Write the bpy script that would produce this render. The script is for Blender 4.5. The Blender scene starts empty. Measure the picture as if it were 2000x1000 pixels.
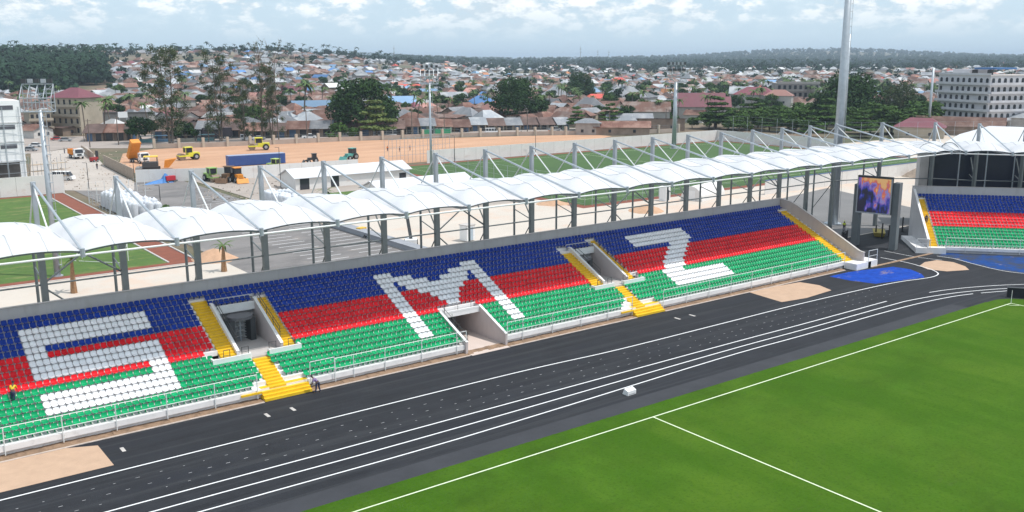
import bpy, bmesh, math, random
from mathutils import Vector, Matrix
import numpy as np
R = random.Random(7)
NR = np.random.default_rng(11)
scn = bpy.context.scene
COL = scn.collection
rad = math.radians

# ------------------------------------------------------------------ camera
CAM = np.array([-10.678, -72.485, 27.828]); YAW, PIT, ROLL = 0.64018, 0.2086, -0.00292; FPX = 1825.75
_f = np.array([math.sin(YAW)*math.cos(PIT), math.cos(YAW)*math.cos(PIT), -math.sin(PIT)])
_r0 = np.array([math.cos(YAW), -math.sin(YAW), 0.0]); _u0 = np.cross(_r0, _f)
_r = math.cos(ROLL)*_r0+math.sin(ROLL)*_u0; _u = -math.sin(ROLL)*_r0+math.cos(ROLL)*_u0
cd = bpy.data.cameras.new('camera'); cam = bpy.data.objects.new('camera', cd); COL.objects.link(cam)
cd.sensor_width = 36; cd.lens = 36*FPX/2000; cd.clip_start = 0.5; cd.clip_end = 60000
M = Matrix(((_r[0], _u[0], -_f[0], CAM[0]), (_r[1], _u[1], -_f[1], CAM[1]), (_r[2], _u[2], -_f[2], CAM[2]), (0, 0, 0, 1)))
cam.matrix_world = M
scn.camera = cam

# ------------------------------------------------------------------ world, sun, exposure
SUN = Vector((0.34, -0.34, 1.0)).normalized()          # direction towards the sun
w = bpy.data.worlds.new('World'); scn.world = w; w.use_nodes = True
nt = w.node_tree; nt.nodes.clear(); N = nt.nodes.new; L = nt.links.new
sky = N('ShaderNodeTexSky'); sky.sky_type = 'NISHITA'; sky.sun_disc = False
sky.sun_elevation = math.asin(SUN.z); sky.sun_rotation = math.atan2(SUN.x, SUN.y)
sky.altitude = 50; sky.air_density = 1.0; sky.dust_density = 1.2; sky.ozone_density = 1.5
tc = N('ShaderNodeTexCoord'); mp = N('ShaderNodeMapping'); mp.inputs['Scale'].default_value = (1, 1, 2.2)
L(tc.outputs['Generated'], mp.inputs['Vector'])
nz = N('ShaderNodeTexNoise'); nz.inputs['Scale'].default_value = 9.0; nz.inputs['Detail'].default_value = 7; nz.inputs['Roughness'].default_value = 0.62
nz2 = N('ShaderNodeTexNoise'); nz2.inputs['Scale'].default_value = 34.0; nz2.inputs['Detail'].default_value = 5; nz2.inputs['Roughness'].default_value = 0.6
L(mp.outputs[0], nz.inputs['Vector']); L(mp.outputs[0], nz2.inputs['Vector'])
sep = N('ShaderNodeSeparateXYZ'); L(tc.outputs['Generated'], sep.inputs[0])
band = N('ShaderNodeMapRange'); band.inputs['From Min'].default_value = 0.016; band.inputs['From Max'].default_value = 0.052; L(sep.outputs['Z'], band.inputs['Value'])
def wm(op, a, b):
    n = N('ShaderNodeMath'); n.operation = op
    for i, v in enumerate((a, b)):
        if isinstance(v, (int, float)): n.inputs[i].default_value = v
        else: L(v, n.inputs[i])
    return n.outputs[0]
mixn = wm('ADD', wm('MULTIPLY', nz.outputs['Fac'], 0.5), wm('MULTIPLY', nz2.outputs['Fac'], 0.5))
ramp = N('ShaderNodeMapRange'); ramp.interpolation_type = 'SMOOTHSTEP'
ramp.inputs['From Min'].default_value = 0.45; ramp.inputs['From Max'].default_value = 0.56; L(mixn, ramp.inputs['Value'])
veil = wm('MULTIPLY', band.outputs[0], 0.22)
mask = wm('MULTIPLY', ramp.outputs[0], band.outputs[0])
mask = wm('MAXIMUM', wm('MULTIPLY', mask, 0.85), veil)
# puffs: base of the clouds greyer than their tops
shade = N('ShaderNodeMapRange'); shade.inputs['From Min'].default_value = 0.44; shade.inputs['From Max'].default_value = 0.58; L(nz2.outputs['Fac'], shade.inputs['Value'])
cc = N('ShaderNodeMix'); cc.data_type = 'RGBA'; cc.inputs['A'].default_value = (3.7, 4.3, 4.75, 1); cc.inputs['B'].default_value = (6.3, 6.4, 6.4, 1); L(shade.outputs[0], cc.inputs['Factor'])
# a thin blue-grey veil low over the horizon takes the glare off the clear sky
hz = N('ShaderNodeMix'); hz.data_type = 'RGBA'; hz.inputs['B'].default_value = (3.25, 4.35, 5.3, 1); L(sky.outputs[0], hz.inputs['A']); hz.inputs['Factor'].default_value = 0.8
sm = N('ShaderNodeMix'); sm.data_type = 'RGBA'; L(mask, sm.inputs['Factor']); L(hz.outputs['Result'], sm.inputs['A']); L(cc.outputs['Result'], sm.inputs['B'])
bg = N('ShaderNodeBackground'); bg.inputs['Strength'].default_value = 0.145
L(sm.outputs['Result'], bg.inputs['Color']); wo = N('ShaderNodeOutputWorld'); L(bg.outputs[0], wo.inputs[0])
sd = bpy.data.lights.new('sun', 'SUN'); sd.energy = 2.8; sd.angle = rad(0.8); sd.color = (1.0, 0.96, 0.9)
so = bpy.data.objects.new('sun', sd); COL.objects.link(so); so.location = (0, 0, 200); so.rotation_mode = 'QUATERNION'
so.rotation_quaternion = SUN.to_track_quat('Z', 'Y')
scn.view_settings.view_transform = 'Standard'; scn.view_settings.look = 'None'; scn.view_settings.exposure = 0.36; scn.view_settings.gamma = 1.0
scn.view_settings.use_curve_mapping = False
scn.cycles.max_bounces = 6; scn.cycles.diffuse_bounces = 3; scn.cycles.volume_bounces = 0; scn.cycles.transparent_max_bounces = 8

# ------------------------------------------------------------------ measuring helpers: where a sight line meets the ground
def G(x, y, z=0.0):
    D = _f+_r*(x-1000)/FPX+_u*(500-y)/FPX; t = (z-CAM[2])/D[2]; p = CAM+t*D
    return Vector(p)
def Hh(x, yb, yt):
    g = G(x, yb); D = _f+_r*(x-1000)/FPX+_u*(500-yt)/FPX; t = math.hypot(g.x-CAM[0], g.y-CAM[1])/math.hypot(D[0], D[1])
    return CAM[2]+t*D[2]
def toward_cam(p): return math.atan2(CAM[1]-p[1], CAM[0]-p[0])

# ------------------------------------------------------------------ materials
MATS = {}
def mat(name, col, rough=0.8, var=0.0, scale=1.0, col2=None, metal=0.0, bump=0.0, detail=5, trans=0.0, emis=None, coord='Object', stretch=None, spec=0.5, thr=None, bscale=None):
    if name in MATS: return MATS[name]
    m = bpy.data.materials.new(name); m.use_nodes = True; t = m.node_tree; b = t.nodes['Principled BSDF']; MATS[name] = m
    m.diffuse_color = (*col, 1)
    b.inputs['Roughness'].default_value = rough; b.inputs['Metallic'].default_value = metal; b.inputs['Base Color'].default_value = (*col, 1)
    b.inputs['Specular IOR Level'].default_value = spec
    if var or col2 or bump:
        c = t.nodes.new('ShaderNodeTexCoord'); v = c.outputs[coord]
        if coord == 'World':
            pass
        if stretch:
            q = t.nodes.new('ShaderNodeMapping'); q.inputs['Scale'].default_value = stretch; t.links.new(v, q.inputs[0]); v = q.outputs[0]
        n = t.nodes.new('ShaderNodeTexNoise'); n.inputs['Scale'].default_value = scale; n.inputs['Detail'].default_value = detail; n.inputs['Roughness'].default_value = 0.65
        t.links.new(v, n.inputs['Vector'])
        r = t.nodes.new('ShaderNodeMapRange'); lo, hi = thr or (0.3, 0.7); r.inputs['From Min'].default_value = lo; r.inputs['From Max'].default_value = hi
        t.links.new(n.outputs['Fac'], r.inputs['Value'])
        if var or col2:
            mx = t.nodes.new('ShaderNodeMix'); mx.data_type = 'RGBA'
            a = col if col2 else tuple(x*(1-var) for x in col); bb = col2 if col2 else tuple(min(1, x*(1+var)) for x in col)
            mx.inputs['A'].default_value = (*a, 1); mx.inputs['B'].default_value = (*bb, 1)
            t.links.new(r.outputs[0], mx.inputs['Factor']); t.links.new(mx.outputs['Result'], b.inputs['Base Color'])
        if bump:
            bp = t.nodes.new('ShaderNodeBump'); bp.inputs['Strength'].default_value = bump; bp.inputs['Distance'].default_value = 0.05
            src = n
            if bscale:
                src = t.nodes.new('ShaderNodeTexNoise'); src.inputs['Scale'].default_value = bscale; src.inputs['Detail'].default_value = 4; t.links.new(v, src.inputs['Vector'])
            t.links.new(src.outputs['Fac'], bp.inputs['Height']); t.links.new(bp.outputs[0], b.inputs['Normal'])
    if trans:
        tr = t.nodes.new('ShaderNodeBsdfTranslucent'); tr.inputs[0].default_value = (*col, 1)
        ms = t.nodes.new('ShaderNodeMixShader'); ms.inputs[0].default_value = trans
        t.links.new(b.outputs[0], ms.inputs[1]); t.links.new(tr.outputs[0], ms.inputs[2]); t.links.new(ms.outputs[0], t.nodes['Material Output'].inputs[0])
    return m
def mix_layer(m, col, scale, lo, hi, stretch=None, detail=6, amount=1.0):
    """lay a second patchy colour over whatever feeds the base colour (stains, dust, wear)"""
    t = m.node_tree; b = t.nodes['Principled BSDF']
    c = t.nodes.new('ShaderNodeTexCoord'); v = c.outputs['Object']
    if stretch:
        q = t.nodes.new('ShaderNodeMapping'); q.inputs['Scale'].default_value = stretch; t.links.new(v, q.inputs[0]); v = q.outputs[0]
    n = t.nodes.new('ShaderNodeTexNoise'); n.inputs['Scale'].default_value = scale; n.inputs['Detail'].default_value = detail; n.inputs['Roughness'].default_value = 0.7
    t.links.new(v, n.inputs['Vector'])
    r = t.nodes.new('ShaderNodeMapRange'); r.inputs['From Min'].default_value = lo; r.inputs['From Max'].default_value = hi; r.inputs['To Max'].default_value = amount
    t.links.new(n.outputs['Fac'], r.inputs['Value'])
    mx = t.nodes.new('ShaderNodeMix'); mx.data_type = 'RGBA'; mx.inputs['B'].default_value = (*col, 1)
    if b.inputs['Base Color'].links: t.links.new(b.inputs['Base Color'].links[0].from_socket, mx.inputs['A'])
    else: mx.inputs['A'].default_value = b.inputs['Base Color'].default_value
    t.links.new(r.outputs[0], mx.inputs['Factor']); t.links.new(mx.outputs['Result'], b.inputs['Base Color'])
    return m
def vary(m, lo=.65, hi=1.3):
    """every object (or every loose piece of a joined mass) gets its own lighter or darker tone, as weathered sheets and walls have"""
    t = m.node_tree; b = t.nodes['Principled BSDF']; oi = t.nodes.new('ShaderNodeObjectInfo'); ge = t.nodes.new('ShaderNodeNewGeometry')
    ad = t.nodes.new('ShaderNodeMath'); ad.operation = 'ADD'; t.links.new(oi.outputs['Random'], ad.inputs[0]); t.links.new(ge.outputs['Random Per Island'], ad.inputs[1])
    fr = t.nodes.new('ShaderNodeMath'); fr.operation = 'FRACT'; t.links.new(ad.outputs[0], fr.inputs[0]); mr = t.nodes.new('ShaderNodeMapRange'); mr.inputs['To Min'].default_value = lo; mr.inputs['To Max'].default_value = hi; t.links.new(fr.outputs[0], mr.inputs['Value'])
    hs = t.nodes.new('ShaderNodeHueSaturation'); t.links.new(mr.outputs[0], hs.inputs['Value'])
    if b.inputs['Base Color'].links: t.links.new(b.inputs['Base Color'].links[0].from_socket, hs.inputs['Color'])
    else: hs.inputs['Color'].default_value = b.inputs['Base Color'].default_value
    t.links.new(hs.outputs[0], b.inputs['Base Color']); return m
CONC = mat('pale_concrete', (0.50, 0.47, 0.45), 0.85, 0.10, 0.6, bump=0.1)
CONCW = mat('painted_concrete', (0.80, 0.78, 0.78), 0.8, 0.07, 0.8)
WALLG = mat('grey_rendered_wall', (0.54, 0.53, 0.54), 0.85, 0.07, 0.35)
WALLP = mat('pinkish_rendered_wall', (0.52, 0.46, 0.45), 0.85, 0.06, 0.4)
DARK = mat('dark_metal', (0.05, 0.055, 0.06), 0.5, 0.1, 2.0)
STEELD = mat('grey_green_painted_steel', (0.12, 0.14, 0.145), 0.5, 0.12, 1.0)
STEEL = mat('galvanised_steel', (0.42, 0.46, 0.50), 0.4, 0.10, 1.5, metal=0.35)
STEELW = mat('white_painted_steel', (0.72, 0.74, 0.74), 0.45, 0.06, 2)
YEL = mat('yellow_step_paint', (0.80, 0.50, 0.015), 0.6, 0.12, 1.2)
mix_layer(YEL, (0.45, 0.28, 0.03), 2.5, 0.55, 0.75, amount=0.5)
MASTM = mat('mast_steel', (0.36, 0.39, 0.42), .45, .1, .5)
MEMB = mat('white_roof_membrane', (0.76, 0.77, 0.80), 0.5, 0.03, 0.5, trans=0.24)
mix_layer(MEMB, (0.60, 0.61, 0.62), 0.5, .52, .78, stretch=(1.6, .4, 1), amount=.5)
SEAT = {'b': mat('blue_plastic', (0.004, 0.040, 0.31), 0.5, 0.18, 3, spec=.18), 'r': mat('red_plastic', (0.74, 0.010, 0.020), 0.5, 0.12, 3, spec=.18),
        'g': mat('green_plastic', (0.0, 0.32, 0.12), 0.5, 0.12, 3, spec=.18), 'w': mat('white_plastic', (0.90, 0.90, 0.92), 0.4, 0.03, 3)}
for k_ in 'brg': vary(SEAT[k_], .84, 1.14)
vary(SEAT['w'], .93, 1.03)
mix_layer(CONCW, (0.50, 0.46, 0.44), 1.1, .56, .74, stretch=(1, 1, .6), amount=.55)
mix_layer(WALLG, (0.40, 0.385, 0.38), .5, .52, .72, stretch=(2.5, 1, .4), amount=.6)
mix_layer(WALLP, (0.40, 0.35, 0.335), .6, .54, .74, stretch=(1, 2, .4), amount=.55)
GLASS = mat('dark_window_glass', (0.03, 0.035, 0.045), 0.12)
WHITE = mat('white_paint', (0.80, 0.80, 0.80), 0.5, 0.04, 2)
BLACK = mat('black_rubber', (0.02, 0.02, 0.022), 0.8)

# ------------------------------------------------------------------ mesh building
class MB:
    def __init__(s): s.v = []; s.f = []; s.m = []
    def quad(s, pts, mi=0):
        n = len(s.v); s.v += [tuple(p) for p in pts]; s.f.append(tuple(range(n, n+len(pts)))); s.m.append(mi); return s
    def box(s, x0, x1, y0, y1, z0, z1, mi=0):
        n = len(s.v); s.v += [(x0, y0, z0), (x1, y0, z0), (x1, y1, z0), (x0, y1, z0), (x0, y0, z1), (x1, y0, z1), (x1, y1, z1), (x0, y1, z1)]
        for q in ((3, 2, 1, 0), (4, 5, 6, 7), (0, 1, 5, 4), (1, 2, 6, 5), (2, 3, 7, 6), (3, 0, 4, 7)): s.f.append(tuple(n+i for i in q)); s.m.append(mi)
        return s
    def hexa(s, b, t, mi=0):
        n = len(s.v); s.v += [tuple(p) for p in b]+[tuple(p) for p in t]; k = len(b)
        s.f.append(tuple(n+i for i in reversed(range(k)))); s.f.append(tuple(n+k+i for i in range(k))); s.m += [mi, mi]
        for i in range(k): s.f.append((n+i, n+(i+1) % k, n+k+(i+1) % k, n+k+i)); s.m.append(mi)
        return s
    def tube(s, p, q, r, n=8, r2=None, mi=0, cap=True):
        p = Vector(p); q = Vector(q); d = (q-p)
        if d.length < 1e-6: return s
        d.normalize(); a = Vector((0, 0, 1)) if abs(d.z) < 0.9 else Vector((1, 0, 0)); u = d.cross(a).normalized(); v = d.cross(u); r2 = r if r2 is None else r2
        k = len(s.v)
        for c, rr in ((p, r), (q, r2)):
            for i in range(n):
                t = 2*math.pi*i/n+math.pi/n; s.v.append(tuple(c+u*(rr*math.cos(t))+v*(rr*math.sin(t))))
        for i in range(n): s.f.append((k+i, k+n+i, k+n+(i+1) % n, k+(i+1) % n)); s.m.append(mi)
        if cap: s.f.append(tuple(k+i for i in range(n))); s.f.append(tuple(k+n+i for i in reversed(range(n)))); s.m += [mi, mi]
        return s
    def path(s, pts, r, n=6, mi=0):
        for a, b in zip(pts, pts[1:]): s.tube(a, b, r, n, mi=mi)
        return s
    def beam(s, p, q, w, h, mi=0):
        p = Vector(p); q = Vector(q); d = (q-p).normalized(); a = Vector((0, 0, 1)) if abs(d.z) < 0.95 else Vector((0, 1, 0)); u = d.cross(a).normalized()*w/2; v = u.cross(d).normalized()*h/2
        s.hexa([p-u-v, p+u-v, p+u+v, p-u+v], [q-u-v, q+u-v, q+u+v, q-u+v], mi); return s
    def mesh(s, name, mats, smooth=False):
        me = bpy.data.meshes.new(name); me.from_pydata(s.v, [], s.f)
        for m in mats: me.materials.append(m)
        if len(mats) > 1: me.polygons.foreach_set('material_index', s.m)
        if smooth: me.polygons.foreach_set('use_smooth', [True]*len(me.polygons))
        me.update(); return me
    def build(s, name, mats, parent=None, smooth=False, kind=None):
        if not isinstance(mats, (list, tuple)): mats = [mats]
        return obj(name, s.mesh(name, mats, smooth), parent, kind)
def obj(name, me, parent=None, kind=None):
    o = bpy.data.objects.new(name, me); COL.objects.link(o)
    if parent: o.parent = parent
    if kind: o['kind'] = kind
    return o
def tag(o, label, cat, group=None):
    o['label'] = label; o['category'] = cat
    if group: o['group'] = group
    return o
def empty(name, loc=(0, 0, 0), rz=0, label=None, cat=None, group=None):
    o = bpy.data.objects.new(name, None); COL.objects.link(o); o.location = loc; o.rotation_euler = (0, 0, rz); o.empty_display_size = 0.3
    if label: tag(o, label, cat, group)
    return o
def copy_tree(o, parent=None):
    c = o.copy(); COL.objects.link(c); c.parent = parent
    for ch in list(o.children): copy_tree(ch, c)
    return c
def place(o, loc, rz, label=None, group=None, sc=None):
    o.location = loc; o.rotation_euler = (0, 0, rz)
    if label: o['label'] = label
    if group: o['group'] = group
    if sc: o.scale = (sc,)*3 if isinstance(sc, (int, float)) else sc
    return o
def sheet(name, pts, z, m, kind='structure', parent=None):
    return MB().quad([(p[0], p[1], z) for p in pts]).build(name, m, parent, kind=kind)
def strip(mb, pts, w, z):
    """a flat band of width w along a polyline"""
    P = [Vector((p[0], p[1], 0)) for p in pts]; Lf = []; Rt = []
    for i, p in enumerate(P):
        d = (P[min(i+1, len(P)-1)]-P[max(i-1, 0)]).normalized(); n = Vector((-d.y, d.x, 0))*w/2
        Lf.append(p+n); Rt.append(p-n)
    for i in range(len(P)-1):
        mb.quad([(Rt[i].x, Rt[i].y, z), (Rt[i+1].x, Rt[i+1].y, z), (Lf[i+1].x, Lf[i+1].y, z), (Lf[i].x, Lf[i].y, z)])
    return mb
def smooth_line(pts, k=8):
    P = [Vector((p[0], p[1])) for p in pts]; out = []
    P = [P[0]*2-P[1]]+P+[P[-1]*2-P[-2]]
    for i in range(1, len(P)-2):
        for j in range(k):
            t = j/k; a, b, c, d = P[i-1], P[i], P[i+1], P[i+2]
            out.append(0.5*((2*b)+(c-a)*t+(2*a-5*b+4*c-d)*t*t+(3*b-a-3*c+d)*t**3))
    out.append(P[-2]); return out

# ================================================================== TERRAIN AND GROUND
def height(x, y):
    dx, dy = x-CAM[0], y-CAM[1]; d = math.hypot(dx, dy); az = math.degrees(math.atan2(dx, dy))-math.degrees(YAW)   # 0 = view axis, negative = left
    def ss(a, b, t): t = min(1, max(0, (t-a)/(b-a))); return t*t*(3-2*t)
    left = 1-ss(-16, 1, az)
    h = 36*ss(480, 1550, d)*left
    h += 5*ss(600, 1300, d)*(1-left)
    far = math.exp(-((az-18)/7.0)**2)
    h += 50*ss(3600, 6000, d)*far+9*ss(2500, 6000, d)
    h += 1.5*ss(500, 900, d)*math.sin(x*0.006)*math.cos(y*0.0071)
    return h
def terrain():
    def axis(lo, hi):
        a = [0.0]; s = 25.0
        while a[-1] < hi: a.append(a[-1]+s); s *= 1.045
        b = [0.0]; s = 25.0
        while b[-1] > lo: b.append(b[-1]-s); s *= 1.06
        return sorted(set(a+b))
    X = [x+100 for x in axis(-5000, 15000)]; Y = [y+300 for y in axis(-5000, 15000)]
    v = [(x, y, height(x, y)-0.08) for y in Y for x in X]; n = len(X)
    f = [(j*n+i, j*n+i+1, (j+1)*n+i+1, (j+1)*n+i) for j in range(len(Y)-1) for i in range(n-1)]
    me = bpy.data.meshes.new('ground'); me.from_pydata(v, [], f); me.polygons.foreach_set('use_smooth', [True]*len(f))
    m = mat('earth', (0.17, 0.125, 0.085), 0.95, 0, 0.02, col2=(0.055, 0.08, 0.03), thr=(0.42, 0.62), detail=8)
    mix_layer(m, (0.27, 0.21, 0.155), 0.15, 0.5, 0.7, amount=0.5)
    me.materials.append(m); return obj('ground', me, kind='structure')
terrain()

ASPH = mat('fresh_asphalt', (0.0205, 0.022, 0.027), 0.8, 0.2, 0.35, bump=0.3, bscale=9, detail=9, spec=.25)
mix_layer(ASPH, (0.055, 0.055, 0.055), 0.9, 0.58, 0.8, stretch=(0.25, 1, 1), amount=0.6)
mix_layer(ASPH, (0.020, 0.022, 0.029), 0.12, 0.5, 0.62, stretch=(0.3, 1.4, 1), amount=0.8)
mix_layer(ASPH, (0.036, 0.038, 0.043), 1.0, 0.5, 0.62, stretch=(0.02, 1.1, 1), detail=3, amount=0.7)
mix_layer(ASPH, (0.011, 0.012, 0.016), 1.0, 0.56, 0.66, stretch=(0.05, .8, 1), detail=4, amount=0.6)
OLDASPH = mat('worn_asphalt', (0.20, 0.185, 0.18), 0.9, 0.14, 0.12, detail=8)
mix_layer(OLDASPH, (0.11, 0.105, 0.105), 0.09, 0.48, 0.6, stretch=(0.5, 1, 1), amount=0.7)
mix_layer(OLDASPH, (0.36, 0.30, 0.25), 0.3, 0.58, 0.72, amount=0.6)
GRASS = mat('pitch_grass', (0.048, 0.112, 0.009), 0.9, 0.3, 0.22, detail=10, bump=0.5, bscale=14, spec=0.05)
mix_layer(GRASS, (0.072, 0.140, 0.012), 0.05, 0.42, 0.62, stretch=(0.6, 1.5, 1), amount=0.85)
mix_layer(GRASS, (0.040, 0.105, 0.006), 0.09, 0.45, 0.6, stretch=(1.7, .5, 1), amount=0.75)
mix_layer(GRASS, (0.075, 0.10, 0.03), 1.2, 0.60, 0.74, stretch=(.5, 1, 1), amount=0.45)
mix_layer(GRASS, (0.028, 0.074, 0.006), 4.0, 0.50, 0.72, amount=0.75)
mix_layer(GRASS, (0.085, 0.15, 0.02), 7.0, 0.55, 0.75, amount=0.5)
GR2 = mat('training_grass', (0.070, 0.135, 0.020), 0.95, 0.2, 0.15, detail=9)
mix_layer(GR2, (0.22, 0.21, 0.075), 0.35, 0.53, 0.66, stretch=(0.35, 1, 1), amount=0.8)
mix_layer(GR2, (0.03, 0.075, 0.012), 0.6, 0.5, 0.65, amount=0.6)
GR3 = mat('far_training_grass', (0.043, 0.095, 0.022), 0.95, 0.15, 0.08, detail=9)
mix_layer(GR3, (0.055, 0.115, 0.026), 0.05, 0.4, 0.6, amount=0.7)
REDT = mat('red_gravel', (0.21, 0.065, 0.038), 0.95, 0.16, 0.8)
DIRT = mat('orange_dirt', (0.47, 0.265, 0.16), 0.95, 0.10, 0.1, detail=9)
mix_layer(DIRT, (0.56, 0.335, 0.21), 0.07, 0.45, 0.62, stretch=(0.3, 1.6, 1), amount=0.8)
mix_layer(DIRT, (0.43, 0.215, 0.125), 0.2, 0.6, 0.74, stretch=(0.15, 1.6, 1), amount=0.6)
SAND = mat('beige_sand', (0.49, 0.335, 0.235), 0.95, 0.08, 0.9, detail=8)
mix_layer(SAND, (0.42, 0.29, 0.21), 3.5, 0.62, 0.75, amount=0.6)
SOIL = mat('brown_soil', (0.26, 0.17, 0.11), 0.95, 0.35, 1.3, detail=8, bump=0.8, bscale=6)
PAVE = mat('pale_paving', (0.54, 0.48, 0.42), 0.9, 0.05, 0.12, detail=9)
mix_layer(PAVE, (0.58, 0.41, 0.31), 0.07, 0.5, 0.64, amount=0.7)
mix_layer(PAVE, (0.33, 0.30, 0.28), 0.5, 0.60, 0.8, stretch=(0.3, 1, 1), amount=0.5)
ROADM = mat('dusty_road', (0.34, 0.29, 0.26), 0.95, 0.12, 0.12, detail=8)
LINE = mat('line_paint', (0.78, 0.78, 0.79), 0.7, 0.08, 2.0)
GLINE = mat('pitch_line_paint', (0.66, 0.74, 0.52), 0.8, 0.12, 2.0)
BLUEG = mat('bright_blue_surfacing', (0.006, 0.055, 0.36), 0.8, 0.3, 0.9, detail=8, spec=.15)
mix_layer(BLUEG, (0.26, 0.20, 0.20), 0.45, 0.57, 0.63, stretch=(0.35, 1.0, 1), amount=0.85)
mix_layer(BLUEG, (0.10, 0.17, 0.42), 2.2, 0.60, 0.68, amount=0.7)
BLUEG2 = mat('dull_blue_surfacing', (0.010, 0.055, 0.22), 0.85, 0.2, 0.9, detail=8, spec=.15)
mix_layer(BLUEG2, (0.045, 0.055, 0.08), 0.22, 0.46, 0.56, stretch=(1, 1, 1), amount=0.95)
mix_layer(BLUEG2, (0.36, 0.27, 0.23), 0.25, 0.62, 0.70, amount=0.85)

sheet('running_track', [(-60, -70), (230, -70), (230, 12), (101.6, 12), (101.6, -0.9), (-60, -0.9)], 0.0, ASPH)
sheet('concourse_paving', [(-60, 12), (400, 12), (400, 110), (58, 110), (58, 58.5), (-60, 58.5)], -0.004, PAVE)
sheet('track_margin', [(-60, -21.6), (92, -21.6), (92, -19.3), (-60, -19.3)], 0.003, mat('older_asphalt', (0.043, 0.045, 0.052), .85, .15, .3, detail=8, spec=.25))
# pitch with a rounded corner
pg = [(-60, -90), (101.5, -90), (101.3, -27)]
for k in range(9):
    a = math.pi/2*k/8; pg.append((97.3+4*math.cos(a), -25.3+4*math.sin(a)))
pg += [(96, -21.3), (-60, -21.3)]
sheet('pitch', pg, 0.012, GRASS)
edge = MB(); strip(edge, [(-60, -21.42), (96, -21.42)], 0.5, 0.008)
for i in range(420):   # frayed turf edge
    x = -20+R.random()*115; q = R.uniform(0.03, 0.16); w_ = R.uniform(.15, .7); z_ = .0125+i*1e-5; edge.quad([(x, -21.35, z_), (x+w_, -21.35, z_), (x+w_*.7, -21.3+q, z_), (x+w_*.3, -21.3+q, z_)])
edge.build('turf_edge', GRASS, kind='structure')
ml = MB(); strip(ml, [(-60, -23.2), (97.75, -23.2)], 0.13, 0.018); strip(ml, [(97.7, -23.2), (97.7, -90)], 0.13, 0.020); strip(ml, [(39.9, -23.25), (39.9, -90)], 0.13, 0.021)
strip(ml, [(97.7-math.cos(a), -23.2-math.sin(a)) for a in [math.pi/2*i/10 for i in range(11)]], 0.11, 0.023)
ml.build('pitch_lines', GLINE, kind='structure')

tl = MB()
def pxline(pts, w, z, k=6): strip(tl, smooth_line([G(*p).xy for p in pts], k), w, z)
PW_ = lambda *p: [tuple(G(*q).xy) for q in p]
strip(tl, smooth_line([(-60, -8.0), (-20, -8.0), (10, -8.0), (37, -8.1)]+PW_((1200, 684.5), (1400, 634.5), (1564.6, 593), (1706, 560.5), (1760, 550), (1800, 544.5), (1820, 541), (1830, 537.5), (1832, 533.5), (1822, 527.5), (1800, 520.5), (1770, 512.5), (1720, 503)), 8), 0.15, 0.006)
strip(tl, smooth_line([(-60, -13.9), (0, -13.8), (19, -13.9)]+PW_((1400, 677.5), (1564.6, 633.8), (1732, 588.2)), 6), 0.14, 0.006)
strip(tl, smooth_line([(-60, -15.7), (0, -15.5), (22, -15.7)]+PW_((1400, 690), (1564.6, 645), (1733, 598), (1782.7, 585.5), (1859, 573), (1935.8, 565.3), (2000, 562), (2060, 560.5)), 6), 0.14, 0.006)
strip(tl, smooth_line([(-60, -17.4), (0, -17.3), (25.5, -17.5)]+PW_((1400, 702), (1564.6, 656), (1733, 608.5), (1802, 591), (1859, 579.5), (1900.6, 573.7)), 6), 0.14, 0.006)
pxline([(1916, 572.3), (1970, 567.8), (2000, 566), (2060, 564)], 0.13, 0.006)
pxline([(1815, 571.2), (1850, 566), (1897.5, 561), (1950, 557.3), (2000, 555.3), (2060, 554)], 0.13, 0.006)
pxline([(1830, 500), (1865, 505.5), (1900, 515), (1940, 525), (1980, 532), (2040, 537)], 0.13, 0.010)
pxline([(1727, 490), (1790, 502), (1840, 508)], 0.11, 0.006)
tl.build('track_lines', LINE, kind='structure')
# scattered setting-out dabs of white paint between the lanes
dd = MB()
for row, (y, stp) in enumerate(((-9.9, 1.5), (-11.3, 1.35), (-12.5, 1.35))):
    x = -12.0+row*0.4
    while x < 92:
        if R.random() < 0.85:
            a = R.uniform(0.08, 0.30); yy = y+R.uniform(-.05, .05); dd.box(x, x+a, yy, yy+R.uniform(.03, .05), 0.001, 0.006)
        x += stp*R.uniform(.9, 1.1)
dd.build('paint_dabs', mat('faded_dab_paint', (.42, .42, .43), .8), kind='stuff')
# patches laid on the asphalt
sheet('sand_patch', [(-60, -6.75), (-3.7, -6.75), (3.4, -6.8), (3.35, -2.5), (1.2, -1.55), (-60, -1.5)], 0.004, SAND)
sheet('sand_patch', [tuple(G(*p).xy) for p in ((1461, 570), (1500, 582), (1527, 590), (1575, 582), (1624, 567), (1600, 557), (1562, 551), (1500, 562))], 0.004, SAND)
sheet('sand_patch', [tuple(G(*p).xy) for p in ((1796, 519), (1812, 526), (1850, 530), (1893, 527), (1885, 520), (1862, 512), (1830, 508), (1806, 512))], 0.004, SAND)
sheet('blue_surfacing', [tuple(G(*p).xy) for p in ((1620, 540), (1660, 548), (1710, 554), (1760, 548), (1806, 542), (1800, 535), (1778, 526), (1745, 521), (1720, 524), (1690, 527), (1655, 532))], 0.004, BLUEG)
sheet('blue_surfacing', [tuple(G(*p).xy) for p in ((1832, 499), (1870, 506), (1905, 516), (1940, 524.5), (1980, 531), (2050, 536), (2050, 497), (1900, 494), (1852, 491))], 0.005, BLUEG2)
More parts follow.
